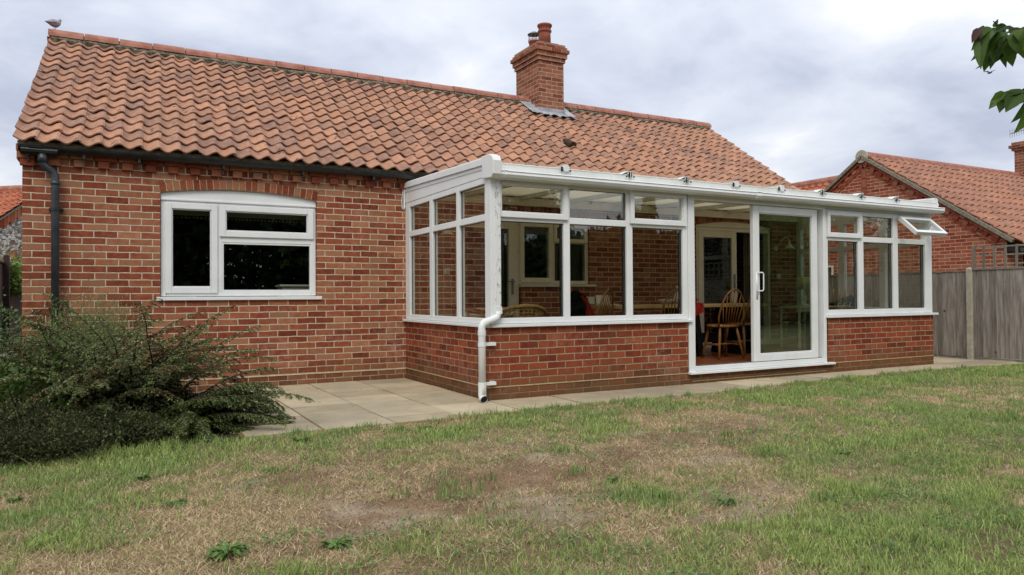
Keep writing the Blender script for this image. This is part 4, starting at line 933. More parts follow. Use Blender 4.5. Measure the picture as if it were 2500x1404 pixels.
for i, (x_, y_, s_, lb) in enumerate(((8.05, -.80, 1.2, 'tall white bottle on the table seen behind a hoop back chair'), (8.18, -.86, .9, 'shorter white bottle on the table, right of the tall one'))):
    top(MB().lathe([(.001, .926), (.05, .927), (.055, .926 + .08 * s_), (.045, .926 + .12 * s_), (.018, .926 + .15 * s_), (.016, .926 + .19 * s_), (.024, .926 + .2 * s_), (.024, .926 + .215 * s_), (.001, .926 + .22 * s_)], (x_, y_, 0), 16), 'bottle', m_china, lb, 'bottle', smooth=True)
# rattan tub chair at the left
rc = thing('rattan_tub_chair', 'brown rattan tub chair behind the first lower pane', 'chair', (5.0, -1.35, FZ))
n = 26; ang = [R(-200) + R(220) * k / (n - 1) for k in range(n)]; rimp = []
for a in ang:
    q = .5 - .5 * math.cos((a - ang[0]) / (ang[-1] - ang[0]) * 2 * math.pi); rimp.append((5.02 + math.cos(a) * .40, -1.35 + math.sin(a) * .34, .80 + .14 * q))
MB().tube(rimp, .024, 8).build('rim', m_rattan, rc, smooth=True)
wv = MB()
for k, a in enumerate(ang):
    p = Vector(rimp[k]); b = Vector((5.02 + math.cos(a) * .30, -1.35 + math.sin(a) * .26, FZ + .35)); wv.tube([p, b], .007, 5)
for h in range(9):
    wv.tube([Vector(rimp[k]).lerp(Vector((5.02 + math.cos(a) * .30, -1.35 + math.sin(a) * .26, FZ + .35)), (h + 1) / 10) + Vector((0, 0, .004 * (-1) ** k)) for k, a in enumerate(ang)], .008, 5)
wv.build('woven_back', m_rattan, rc)
MB().lathe([(.001, 0), (.30, 0), (.31, .03), (.28, .06), (.001, .07)], (5.02, -1.35, FZ + .32), 20).build('seat', m_rattan, rc)
for k in range(4):
    a = R(45 + 90 * k); MB().tube([(5.02 + math.cos(a) * .24, -1.35 + math.sin(a) * .2, FZ + .33), (5.02 + math.cos(a) * .27, -1.35 + math.sin(a) * .24, FZ)], .018, 8).build('leg', m_rattan, rc)
sch = MB(); 
for s_ in (0, .42): sch.tube([(4.42, -.75 - s_, .95), (4.75, -.78 - s_, .86), (5.15, -.8 - s_, .80)], .017, 8).tube([(4.5, -.75 - s_, .94), (4.62, -.76 - s_, FZ)], .015, 7).tube([(5.05, -.79 - s_, .81), (4.95, -.8 - s_, FZ)], .015, 7)
sch.box(4.5, 5.0, -1.2, -.75, .56, .59)
top(sch, 'wooden_armchair', m_chair, 'low wooden armchair with sloping arms seen through the left side panes', 'chair')
# cane chair, lamp, shelves, green parasol on the right
cn = thing('cane_chair', 'pale bent cane armchair with looped back behind the right panes', 'chair', (10.85, -1.4, FZ))
cb_ = MB(); SX = .48
for dx in (0, .14, .28):
    cb_.tube([(10.1 + SX + dx, -1.45, .98), (10.13 + SX + dx, -1.44, 1.12), (10.19 + SX + dx, -1.4, 1.13), (10.24 + SX + dx, -1.36, 1.02), (10.31 + SX + dx, -1.33, .86), (10.4 + SX + dx, -1.3, .84), (10.44 + SX + dx, -1.3, .92)], .011, 7)
for q in range(3): cb_.tube([(10.2 + SX + .14 * q + .1 * math.cos(a), -1.35, .74 + .11 * math.sin(a)) for a in [math.pi * 2 * k / 14 for k in range(15)]], .009, 6)
cb_.tube([(10.53, -1.4, .86), (11.08, -1.35, .86)], .012, 7); cb_.build('looped_back', m_cane, cn, smooth=True)
MB().box(10.53, 11.10, -1.6, -1.1, FZ + .36, FZ + .42).build('seat', m_cane, cn, bevel=.01)
for x_, y_ in ((10.56, -1.57), (11.07, -1.57), (10.56, -1.13), (11.07, -1.13)): MB().tube([(x_, y_, FZ), (x_, y_, FZ + .62)], .014, 7).build('leg', m_cane, cn)
sv = thing('side_shelf', 'dark side table with shelves under the cream lamp', 'side table', (10.85, -.75, FZ))
MB().box(10.42, 11.2, -.95, -.55, .84, .865).build('table_top', m_cream, sv)
for z_ in (.4, .62): MB().box(10.46, 11.16, -.93, -.57, z_, z_ + .02).build('shelf', m_dark, sv)
for x_ in (10.45, 11.17):
    for y_ in (-.93, -.57): MB().box(x_ - .014, x_ + .014, y_ - .014, y_ + .014, FZ, .839).build('leg', m_cream, sv)
MB().box(10.55, 11.05, -.9, -.6, .42, .56).build('stored_crate', m_dark, sv)
lp = thing('table_lamp', 'table lamp with a cream drum shade seen through the door glass', 'lamp', (10.80, -.75, .866))
MB().lathe([(.001, .867), (.07, .868), (.06, .885), (.02, .90), (.028, .95), (.035, .99), (.015, 1.05), (.012, 1.16), (.001, 1.16)], (10.80, -.75, 0), 16).build('lamp_base', m_china, lp, smooth=True)
MB().lathe([(.155, 1.135), (.125, 1.34), (.122, 1.34), (.152, 1.135)], (10.80, -.75, 0), 24).build('lamp_shade', m_shade, lp, smooth=True)
gp = MB(); n = 10
for k in range(n):
    a0, a1 = math.pi * k / n, math.pi * (k + 1) / n
    gp.add([(10.62, -1.15, .80 + .01 * k), (11.42, -1.15 + .22 * math.cos(a0), .84 + .17 * math.sin(a0) + .03 * (k % 2)), (11.42, -1.15 + .22 * math.cos(a1), .84 + .17 * math.sin(a1) + .03 * ((k + 1) % 2))], [(0, 1, 2)])
gp.tube([(10.5, -1.15, .79), (11.45, -1.15, .90)], .018, 8)
top(gp, 'folded_parasol', m_green, 'folded dark green parasol lying inside at the far right panes', 'parasol', recalc=False)
top(MB().box(10.55, 11.4, -1.4, -.9, .74, .775).box(10.6, 10.64, -1.36, -1.32, FZ, .739).box(11.3, 11.34, -1.36, -1.32, FZ, .739).box(10.6, 10.64, -.98, -.94, FZ, .739).box(11.3, 11.34, -.98, -.94, FZ, .739), 'low_bench', m_dark, 'dark low bench under the green parasol', 'bench')
def wlamp(x, z, lb):
    t = thing('wall_lamp', lb, 'wall lamp', (x, -.01, z), group='swan neck wall lamps')
    MB().tube([(x, 0, z), (x, -.02, z)], .05, 16).build('back_plate', m_china, t, smooth=False)
    MB().tube([(x, -.02, z), (x + .02, -.06, z + .05), (x + .05, -.1, z + .15), (x + .1, -.13, z + .19), (x + .15, -.15, z + .17), (x + .165, -.16, z + .11)], .009, 8).build('swan_neck', m_china, t, smooth=True)
    MB().lathe([(.018, .115), (.024, .09), (.03, .05), (.06, .02), (.1, -.01), (.098, -.014), (.05, .01), (.02, .04)], (x + .165, -.16, z), 20).build('lamp_shade', m_china, t, smooth=True)
wlamp(10.97, 1.86, 'cream swan neck wall lamp on the brick right of the inner patio door')
wlamp(4.52, 1.88, 'cream swan neck wall lamp left of the kitchen door, seen through the side panes')
for x_, z_, lb in ((11.02, 1.37, 'white light switch on the brick below the right wall lamp'), (4.74, 1.39, 'white thermostat box on the brick left of the kitchen door')):
    s_ = MB().box(x_ - .043, x_ + .043, -.03, -.001, z_ - .043, z_ + .043).box(x_ - .014, x_ + .014, -.036, -.0305, z_ - .02, z_ + .02); top(s_, 'wall_switch', m_china, lb, 'switch', bevel=.003)

# ------------------------------------------------------------------ fences
def board_fence(nm, lab, X, y0, y1, z0, z1, mat, bw=.1, posts=(), tilt=.02, group=None, face=-1):
    t = thing(nm, lab, 'fence', (X, y0, 0), group=group); mb = MB(); y = y0
    while y < y1 - .01:
        b = min(bw, y1 - y); dz = rnd.uniform(-.004, .004); a = X + face * .004 * rnd.random()
        vs = [(a, y, z0), (a - .006 * face, y + b + .012, z0), (a - .006 * face, y + b + .012, z1 + dz), (a, y, z1 + dz)]; vs += [(v[0] + (.008 if face < 0 else -.008), v[1], v[2]) for v in vs]
        mb.add(vs, [(0, 1, 2, 3), (7, 6, 5, 4), (0, 4, 5, 1), (1, 5, 6, 2), (2, 6, 7, 3), (3, 7, 4, 0)]); y += b
    mb.build('board_panel', mat, t, recalc=True); return t
FX = 12.9
fr1 = board_fence('board_fence', 'weathered grey vertical board fence left of the concrete post, running behind the conservatory', FX, -2.16, 3.3, .03, 1.405, m_fence)
MB().box(FX - .012, FX + .02, -2.14, 3.3, 1.406, 1.425).build('capping_rail', m_trel, fr1)
fr2 = board_fence('board_fence', 'weathered grey vertical board fence right of the concrete post, with trellis above', FX - .01, -5.0, -2.25, .045, 1.425, m_fence)
MB().box(FX - .025, FX + .02, -5.0, -2.25, 1.426, 1.45).build('capping_rail', m_trel, fr2)
MB().box(FX + .01, FX + .04, -5.0, 3.3, -.06, .035).build('gravel_board', m_conc, fr2)
top(MB().box(FX - .05, FX + .05, -2.25, -2.165, -.1, 1.445).add([(FX - .05, -2.25, 1.445), (FX + .05, -2.25, 1.445), (FX + .05, -2.165, 1.445), (FX - .05, -2.165, 1.445), (FX, -2.207, 1.475)], [(0, 1, 4), (1, 2, 4), (2, 3, 4), (3, 0, 4)]), 'fence_post', m_conc, 'pale concrete fence post between the two grey board panels', 'fence post', bevel=.006)
tr = MB(); y = -5.0
while y < -2.26: tr.box(FX - .02, FX + .0, y, y + .03, 1.452, 1.80); y += .16
tr.box(FX - .025, FX + .015, -2.285, -2.25, 1.452, 1.81)
for z_ in (1.50, 1.64, 1.77): tr.box(FX + .001, FX + .018, -5.0, -2.27, z_, z_ + .022)
top(tr, 'trellis', m_trel, 'square grey wooden trellis on top of the right hand fence', 'trellis')
fl_ = board_fence('board_fence', 'brown stained board fence at the far left beside the house', -1.0, -5.0, 14, -.05, 1.72, m_fenceb, bw=.14, face=1)
MB().box(-1.03, -.97, -5.0, 14, 1.721, 1.75).build('capping_rail', m_fenceb, fl_)
for y_ in (5.4, 7.22): MB().box(-.99, -.90, y_, y_ + .09, -.1, 1.87).build('post', wood('dark_post', '2e2622', '40352f', 2, .9) if y_ < 6 else bpy.data.materials['dark_post'], fl_)

# ------------------------------------------------------------------ neighbour to the right
nb = thing('neighbour_house', 'brick neighbouring house with an orange pantile gable roof and chimney', 'house', (16.1, 2, 0))
GXN, YA, ZA = 16.1, 1.975, 4.24
TN = lambda a, b, c: (GXN + c, a, b)
g1 = MB().prism([(-1.15, -.3), (7.5, -.3), (7.5, .8), (YA, ZA - .05), (-1.15, 2.16)], TN, 0, .25)
g1.v = []; g1.f = []
SLN = (ZA - 2.16) / (YA + 1.1)
g1.prism([(-1.1, -.3), (5.2, -.3), (5.2, ZA - SLN * (5.2 - YA) - .05), (YA, ZA - .05), (-1.1, 2.11)], TN, 0, .25)
g1.box(GXN + .25, 27, -1.1, -.86, -.3, 2.1)
gwn = g1.build('gable_wall', m_brick3, nb)
rk = MB()   # stepped brick rake on the gable, two bands
for sgn, yend in ((-1, -1.0), (1, 5.0)):
    d = Vector((0, sgn, -SLN)).normalized(); q = Vector((0, sgn * SLN, 1)).normalized(); L_ = abs(yend - YA) * math.sqrt(1 + SLN * SLN); s_ = .12; k = 0
    while s_ < L_:
        p = Vector((GXN, YA, ZA - .06)) + d * s_
        if k % 2 == 0: rk.obox(p - q * .085 + Vector((-.018, 0, 0)), (.02, 0, 0), d * .052, q * .055)
        rk.obox(p - q * .165 + Vector((-.008, 0, 0)), (.01, 0, 0), d * .054, q * .024)
        rk.obox(p - q * .03 + Vector((-.03, 0, 0)), (.03, 0, 0), d * .054, q * .022)
        s_ += .114; k += 1
rk.build('brick_rake', piece_mat('rake_brick', ngh_st), gwn)
vg = MB()
for sgn, yend in ((-1, -1.25), (1, 5.1)):
    d = Vector((0, sgn, -SLN)); q = Vector((0, sgn * SLN, 1)).normalized()
    p0 = Vector((GXN - .06, YA, ZA)); p1 = p0 + d * abs(yend - YA); c_ = (p0 + p1) / 2; vg.obox(c_ + q * .0, (.05, 0, 0), (p1 - p0) / 2, q * .035)
vg.build('verge_mortar', m_mortar_d, gwn)
upn = Vector((0, 3.35, 3.35 * SLN)); SN = upn.length; upn.normalize(); nn_ = Vector((0, -upn.z, upn.y))
tm = MB(); pantiles(tm, (GXN - .05, YA - 3.35, ZA - 3.35 * SLN + .04), (1, 0, 0), upn, nn_, 46, 13, .24, SN / 13, None, .026, 1., None, 7)
nroof = tm.build('roof', m_tile2, nb, recalc=False)
MB().add([(GXN - .05, YA - .05, ZA + .0), (27, YA - .05, ZA), (27, 5.4, ZA - SLN * (5.4 - YA)), (GXN - .05, 5.4, ZA - SLN * (5.4 - YA))], [(0, 1, 2, 3)]).build('rear_roof_slope', m_tile2, nb, recalc=False)
rt = MB(); x = GXN - .05
while x < 27: rt.tube([(x, YA, ZA + .0), (x + .42, YA, ZA + .0)], .125, 14); x += .43
rt.build('ridge_tiles', m_ridge, nroof)
MB().tube([(GXN - .09, YA, ZA + .0), (GXN - .04, YA, ZA + .0)], .15, 18).build('ridge_end_mortar', m_conc, nroof)
nch = MB().box(22.5, 23.4, 1.25, 2.0, 3.6, 4.95); nco = nch.build('chimney', m_chim, nb)
cc = MB()
for z0, z1, o_ in ((4.95, 5.02, .05), (5.022, 5.1, .1), (5.102, 5.18, .05)): cc.box(22.5 - o_, 23.4 + o_, 1.25 - o_, 2.0 + o_, z0, z1)
cc.build('chimney_corbel', m_chim, nco); MB().lathe([(.13, 5.18), (.12, 5.6), (.15, 5.62), (.15, 5.68), (.1, 5.68), (.1, 5.3)], (22.85, 1.65, 0), 16).build('chimney_pot', m_pot, nco, smooth=True)
at_ = MB().tube([(22.75, 1.6, 4.6), (22.75, 1.6, 5.95)], .02, 6); A0, A1 = Vector((22.75, 1.6, 5.56)), Vector((22.1, 1.9, 5.36)); at_.tube([A0, A1], .012, 5)
for k in range(11): p = A0.lerp(A1, .1 + .09 * k); at_.tube([p - Vector((0, 0, .11)), p + Vector((0, 0, .11))], .006, 4)
top(at_, 'television_aerial', m_steel, 'spiky television aerial on the neighbouring chimney', 'aerial')
gg = MB(); gutter(gg, GXN + .0, 27, YA - 3.35 + .0, ZA - 3.35 * SLN + .02, .06); gg.tube([(16.55, -1.28, 2.0), (16.55, -1.2, 1.8), (16.55, -1.17, .0)], .04, 8); gg.box(GXN - .03, GXN + .25, -1.36, -1.1, 1.86, 1.98)
gg.build('gutter', m_black, nb, recalc=False)
for z_ in (3.30, 3.52, 3.74): 
    vb = MB().box(GXN - .012, GXN - .002, YA - .075, YA + .06, z_, z_ + .2)
    o = vb.build('vent_grille', m_pot, gwn)
nw = MB(); TNW = lambda a, b, c: (GXN - c, a, b)
frame(nw, TNW, 2.82, 3.6, 1.42, 1.75, .045, -.05, .02); nwo = nw.build('window', m_white, nb, bevel=.004); pane(nwo, TNW, 2.865, 3.555, 1.465, 1.705, 0, m_glassd)
MB().box(GXN + .01, GXN + .02, 2.865, 3.555, 1.465, 1.705).build('room_shade_panel', m_dark, nwo)  # black sheet behind the pane stands in for the unlit room
wg = MB(); pantiles(wg, (16.4, 8.6, 2.45), (0, -1, 0), Vector((2.6, 0, 1.88)).normalized(), Vector((-1.88, 0, 2.6)).normalized(), 22, 11, .23, .292, None, .026, 1., None, 6)
wgo = wg.build('wing_roof', tile_mat('bright_orange_pantile', [(.1, hx('8a4c38')), (.5, hx('a36046')), (1., hx('b07656'))], .1, .1), nb, recalc=False)
rt = MB(); y = 3.4
while y < 8.7: rt.tube([(19.0, y, 4.33), (19.0, y + .42, 4.33)], .13, 12); y += .43
rt.build('ridge_tiles', m_ridge, wgo)
MB().box(16.7, 22, 5.0, 8.4, -.3, 2.5).build('wing_wall', m_brick3, nb)

# ------------------------------------------------------------------ flint house to the left
fh = thing('flint_house', 'distant flint walled house with bright orange pantiles at the far left', 'house', (-2.276, 17.65, 0))
hh = Vector((math.sin(R(40)), math.cos(R(40)), 0)); rv = Vector((hh.y, -hh.x, 0)); P0 = Vector((-2.276, 17.65, 3.542))
def FH(u_, w_, z_): p = P0 + hh * u_ - rv * w_; return (p.x, p.y, z_)
M = MT('knapped_flint'); vo = M.n('ShaderNodeTexVoronoi'); vo.inputs['Scale'].default_value = 9; M.put(vo.inputs['Vector'], M.scalev(M.pos(), (1, 1, 1.7)))
v2 = M.n('ShaderNodeTexVoronoi', feature='DISTANCE_TO_EDGE'); v2.inputs['Scale'].default_value = 9; M.put(v2.inputs['Vector'], M.scalev(M.pos(), (1, 1, 1.7)))
sc_ = M.n('ShaderNodeSeparateColor'); M.put(sc_.inputs[0], vo.outputs['Color'])
c = M.ramp(sc_.outputs[0], [(0., hx('4a4845')), (.3, hx('8d8a85')), (.6, hx('c9c6c0')), (.9, hx('dad8d2')), (.95, hx('9a5a42')), (1., hx('9a5a42'))])
c = M.mix(M.rng(v2.outputs['Distance'], .02, .1), hx('6a655c'), c); m_flint = M.finish(c, .8, v2.outputs['Distance'], .8, .03)
MB().prism([(-3.2, -.5), (6.4, -.5), (6.4, 1.4), (1.61, 4.5), (-3.2, 1.3)], lambda a, b, c: FH(a, c, b), .05, .35).build('gable_wall', m_flint, fh)
bn = MB(); 
for k in range(40): 
    u_ = -3.1 + k * .12; bn.prism([(u_, 3.5 + .67 * u_ - .30 - (.1 if k % 2 else 0)), (u_ + .105, 3.5 + .67 * (u_ + .105) - .30 - (.1 if k % 2 else 0)), (u_ + .105, 3.5 + .67 * (u_ + .105)), (u_, 3.5 + .67 * u_)], lambda a, b, c: FH(a, c, b), -.0, .05)
bn.build('brick_rake', bpy.data.materials['rake_brick'], fh)
upf = (hh * 1 + Vector((0, 0, .67))).normalized(); nf_ = (Vector((0, 0, 1)) - upf * upf.z).normalized()
o_ = P0 + hh * -3.4 + Vector((0, 0, -.67 * 3.4 + .03)) - rv * 7.0
tm = MB(); pantiles(tm, o_, rv, upf, nf_, 30, 20, .235, 6.03 / 20, None, .03, 1., None, 6)
fro = tm.build('roof', bpy.data.materials['bright_orange_pantile'], fh, recalc=False)
MB().tube([FH(1.61, -.05, 4.66), FH(1.61, 7.2, 4.66)], .12, 12).build('ridge_tiles', m_ridge, fro)
MB().prism([(-3.4, 3.542 - .67 * 3.4 - .05), (1.61, 4.6), (1.61, 4.55), (-3.4, 3.542 - .67 * 3.4 - .11)], lambda a, b, c: FH(a, c, b), -.05, .04).build('verge_mortar', m_mortar_d, fro)
# ------------------------------------------------------------------ planting
def branchy(stems, twigs_per, leaf_ln, leaf_wd, twig_len, rng, droop=.5, start=.25, leaf_gap=.011):
    """stems: list of (base, azimuth, elevation, length, curl). returns stem tubes MB and leaf arrays"""
    mb = MB(); C = []; D = []; NN = []
    for base, az, el, ln_, curl in stems:
        p = np.array(base, float); n = 14; pts = [p.copy()]; e_ = el; a_ = az
        for i in range(n):
            e_ -= curl / n; a_ += rng.uniform(-.10, .10)
            d = np.array([math.cos(e_) * math.cos(a_), math.cos(e_) * math.sin(a_), math.sin(e_)]); p = p + d * ln_ / n; p[2] = max(p[2], .02); pts.append(p.copy())
        mb.tube(pts, [.009 * (1 - .85 * i / n) for i in range(n + 1)], 4)
        pts = np.array(pts)
        for k in range(twigs_per):
            t = start + (1 - start) * (k + rng.random()) / twigs_per; f_ = t * n; i = min(int(f_), n - 1); q = pts[i] + (pts[i + 1] - pts[i]) * (f_ - i)
            ax_ = unit(pts[i + 1] - pts[i]); side = unit(np.cross(ax_, [0, 0, 1.]) + 1e-6) * (1 if k % 2 else -1)
            d = unit(ax_ * .75 + side * rng.uniform(.6, 1.1) + np.array([0, 0, rng.uniform(-.25, .35)])); tl = twig_len * rng.uniform(.45, 1.1) * (1.15 - .6 * t)
            m_ = 5; tp = [q]; 
            for j in range(m_): d = unit(d + np.array([0, 0, -droop * .22])); tp.append(tp[-1] + d * tl / m_)
            tp = np.array(tp); mb.tube(tp, [.0028 * (1 - .6 * j / m_) for j in range(m_ + 1)], 3, cap=False)
            nl = max(3, int(tl / leaf_gap)); ts = (np.arange(nl) + .5) / nl * m_; ii = np.minimum(ts.astype(int), m_ - 1); pos_ = tp[ii] + (tp[ii + 1] - tp[ii]) * (ts - ii)[:, None]
            dirs = unit(tp[ii + 1] - tp[ii]); sd_ = unit(np.cross(dirs, [0, 0, 1.]) + 1e-6)
            for s_ in (1, -1):
                C.append(pos_); D.append(dirs * .5 + sd_ * s_ + NR.normal(0, .25, pos_.shape)); NN.append(np.tile([0, 0, 1.], (nl, 1)) + NR.normal(0, .35, pos_.shape))
    C = np.concatenate(C); D = np.concatenate(D); NN = np.concatenate(NN); n = len(C)
    V, F = leaves(C, D, NN, leaf_ln * NR.uniform(.7, 1.3, n), leaf_wd * NR.uniform(.7, 1.3, n))
    return mb, V, F
rs_ = random.Random(5)
cot = thing('cotoneaster_shrub', 'dark spreading cotoneaster with arching herringbone sprays in front of the patio', 'shrub', (1.0, -2.4, 0))
st = []
for k in range(86):
    az = rs_.uniform(-math.pi, math.pi); st.append(((.85 + rs_.uniform(-.35, .35), -2.25 + rs_.uniform(-.3, .25), 0), az, rs_.uniform(1.05, 1.5), rs_.uniform(1.05, 1.45), rs_.uniform(.8, 1.9)))
for k in range(42):   # low right-hand sprays over the paving
    st.append(((1.2 + rs_.uniform(-.25, .25), -2.4 + rs_.uniform(-.35, .3), .05), rs_.uniform(-.55, .4), rs_.uniform(.3, .95), rs_.uniform(.7, 1.02), rs_.uniform(.8, 1.6)))
for k in range(24):   # left side
    st.append(((.65 + rs_.uniform(-.2, .2), -2.4 + rs_.uniform(-.3, .3), .05), rs_.uniform(2.2, 4.1), rs_.uniform(.5, 1.2), rs_.uniform(.8, 1.15), rs_.uniform(1.0, 1.7)))
for k in range(26):   # front skirt
    st.append(((1.05 + rs_.uniform(-.55, .45), -2.65, .05), rs_.uniform(-2.4, -.7), rs_.uniform(.4, 1.1), rs_.uniform(.5, .75), rs_.uniform(1.2, 2.2)))
mb, V, F = branchy(st, 46, .019, .013, .125, rs_, .9, .05, .0085)
mb.build('branches', m_twig, cot, recalc=False)
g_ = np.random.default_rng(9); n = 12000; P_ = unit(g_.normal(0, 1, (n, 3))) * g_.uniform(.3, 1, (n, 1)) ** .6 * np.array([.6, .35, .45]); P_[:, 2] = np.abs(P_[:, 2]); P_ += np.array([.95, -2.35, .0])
Vi, Fi = leaves(P_, g_.normal(0, 1, (n, 3)), g_.normal(0, 1, (n, 3)), .022, .016); npmesh('inner_foliage', Vi, Fi, leafmat('painted_shade_leaf', '1e2416', '353d26'), cot)  # darker leaf colour paints in the shade deep inside the shrub
V4 = V.reshape(-1, 4, 3); bm__ = (fbm(V4[:, 0, 0] * 3, V4[:, 0, 1] * 3 + V4[:, 0, 2] * 4, .5, 71) > .58) & (V4[:, 0, 2] > .3)
for nm_, k, mt_ in (('foliage', ~bm__, m_cot), ('brown_foliage', bm__, m_cotb)):
    Vk = V4[k].reshape(-1, 3); npmesh(nm_, Vk, np.arange(len(Vk)).reshape(-1, 4)[:, [0, 3, 2, 1]], mt_, cot)
def bush(name, lab, cat, c, r, n, ll, lw, mat, seed, upb=.4, stemmat=m_twig, clump=14, group=None):
    g = np.random.default_rng(seed); t = thing(name, lab, cat, c, group=group)
    cc_ = g.normal(0, 1, (clump, 3)); cc_ = unit(cc_) * g.uniform(.35, .95, (clump, 1)); cc_[:, 2] = np.abs(cc_[:, 2])
    w = g.integers(0, clump, n); p = cc_[w] + g.normal(0, .22, (n, 3)); p[:, 2] = np.abs(p[:, 2])
    P = p * np.array(r) + np.array(c); D = unit(p + 1e-6) + g.normal(0, .6, (n, 3)) + np.array([0, 0, upb]); NN = g.normal(0, .6, (n, 3)) + np.array([0, 0, 1])
    V, F = leaves(P, D, NN, ll * g.uniform(.6, 1.4, n), lw * g.uniform(.6, 1.3, n)); npmesh('foliage', V, F, mat, t)
    sm = MB()
    for k in range(clump):
        e_ = Vector(cc_[k] * np.array(r)) + Vector(c); b_ = Vector(c) + Vector((cc_[k][0] * r[0] * .25, cc_[k][1] * r[1] * .25, 0)); sm.tube([b_, b_.lerp(e_, .5) + Vector((0, 0, .05)), e_], [.01, .006, .003], 5)
    sm.build('stems', stemmat, t, recalc=False); return t
bush('low_shrub', 'low dark small leaved shrub at the bottom left edge of the lawn', 'shrub', (.42, -3.12, 0), (.62, .42, .27), 34000, .017, .012, m_heath, 2, .3)
bush('broad_leaved_plant', 'broad leaved ground plant at the left edge beside the cotoneaster', 'plant', (.12, -2.55, .05), (.45, .45, .56), 3600, .055, .036, m_broad, 3, .5)
bush('feathery_herb', 'feathery green herb behind the cotoneaster against the brick wall', 'plant', (.62, -.95, .0), (.75, .45, .78), 30000, .04, .007, m_herb, 4, 1.2)
bush('rose_bush', 'blue green leafy bush with a pink flower at the far left', 'bush', (-.28, .0, .0), (.42, .4, .92), 2600, .045, .03, m_rose, 6, .4)
bush('feathery_herb', 'tangled green herb between the rose bush and the cotoneaster', 'plant', (.2, -1.6, .0), (.6, .5, .66), 24000, .04, .008, m_herb, 14, 1.0)
fl_m = MB()
for k in range(7):
    a = 2 * math.pi * k / 7; c_ = Vector((-.27, -.1, 1.005)); fl_m.add([c_, c_ + Vector((math.cos(a) * .03, -.02, math.sin(a) * .03)), c_ + Vector((math.cos(a + .5) * .04, -.01, math.sin(a + .5) * .04)), c_ + Vector((math.cos(a + .9) * .03, -.02, math.sin(a + .9) * .03))], [(0, 1, 2, 3)])
fl_m.tube([(-.27, -.09, .8), (-.27, -.095, 1.0)], .003, 4)
top(fl_m, 'pink_flower', m_pink, 'single pink flower above the bush at the far left', 'flower', recalc=False)
bush('climbing_plant', 'orange flowered climber hanging over the brown fence', 'climber', (-.85, 9.2, 1.2), (.5, 1.6, .75), 2600, .09, .07, m_vine, 8, -.2)
C = NR.normal(0, 1, (70, 3)) * np.array([.25, 1.0, .13]) + np.array([-.95, 9.6, 1.95]); V, F = leaves(C, NR.normal(0, 1, C.shape), NR.normal(0, 1, C.shape), .09, .07)
clm = [o for o in bpy.data.objects if o.name.startswith('climbing_plant')][0]; npmesh('blossom', V, F, m_orange, clm)
lgm = MB(); lp_ = [(-.12, -.75, .50), (-.02, -.72, .53), (.08, -.70, .525), (.18, -.68, .56), (.27, -.66, .545)]
lgm.tube(lp_, [.03, .035, .032, .038, .025], 9); top(lgm, 'weathered_branch', simple('silvered_wood', '77726a', '9a948a', 20, .9, .8, .01), 'silvery dead branch lying in the plants at the left', 'branch', smooth=True)
# straw stalks
sw = MB()
for k in range(60):
    x_ = rs_.uniform(-.4, .5); y_ = rs_.uniform(-3.3, -1.2); a = rs_.uniform(-2.6, .6); ln_ = rs_.uniform(.4, .95); e_ = rs_.uniform(.25, 1.4); p = Vector((x_, y_, .05)); pts = [p]
    for i in range(6): e_ -= .17; p = p + Vector((math.cos(e_) * math.cos(a), math.cos(e_) * math.sin(a), math.sin(e_))) * ln_ / 6; pts.append(p)
    sw.tube(pts, [.0014] * 5 + [.001, .0006], 3, cap=False)
top(sw, 'straw_stalks', m_straw, kind='stuff', recalc=False)
# weeds
def rosette(seed, n, l0, l1, w0_, w1_, e1):
    g = np.random.default_rng(seed); a = g.uniform(0, 2 * math.pi, n); r_ = g.uniform(0, .035, n); D = np.stack([np.cos(a), np.sin(a), g.uniform(.02, e1, n)], 1); C = np.stack([np.cos(a + 1) * r_, np.sin(a + 1) * r_, np.full(n, -.006)], 1)
    # each leaf as two jointed diamonds so that it bends over
    ln_ = g.uniform(l0, l1, n); wd_ = g.uniform(w0_, w1_, n); V1, F1 = leaves(C, D, np.tile([0, 0, 1.], (n, 1)) + g.normal(0, .25, (n, 3)), ln_ * .65, wd_, .3); D2 = D.copy(); D2[:, 2] -= .45
    V2, F2 = leaves(C + unit(D) * (ln_ * .35)[:, None], D2, np.tile([0, 0, 1.], (n, 1)) + g.normal(0, .25, (n, 3)), ln_ * .65, wd_ * 1.1, .3); return np.concatenate([V1, V2]), np.concatenate([F1, F2 + len(V1)])
ROS = [rosette(4, 46, .05, .11, .014, .026, .8), rosette(5, 60, .03, .07, .010, .018, 1.2), rosette(6, 34, .06, .13, .010, .018, .35)]; w0 = {}
WD = [(1.27, -5.76, 1.05, 'largest leafy weed near the bottom edge of the lawn, left of centre'), (1.0, -4.18, .9, 'leafy weed in the lawn just below the cotoneaster'), (1.14, -4.85, .7, 'small leafy weed at the left of the lawn, above the largest one'),
      (1.69, -5.91, .8, 'flat leafy weed right of the largest weed'), (3.36, -5.6, .7, 'leafy weed in the middle of the lawn beyond the bare soil'), (3.71, -6.85, .8, 'leafy weed nearest the bottom right of the lawn'), (3.6, -6.25, .6, 'dark leafy weed beside a bare patch right of centre'),
      (.40, -4.4, .8, 'leafy weed at the left edge of the lawn'), (3.06, -3.5, .8, 'leafy clump in the lawn edge by the downpipe side of the patio'), (2.07, -3.53, .9, 'leafy weed at the lawn edge in front of the patio'), (5.1, -5.8, .7, 'small leafy weed in the green right part of the lawn'), (1.7, -4.35, .7, 'pale leafy weed above the brown soil patch')]
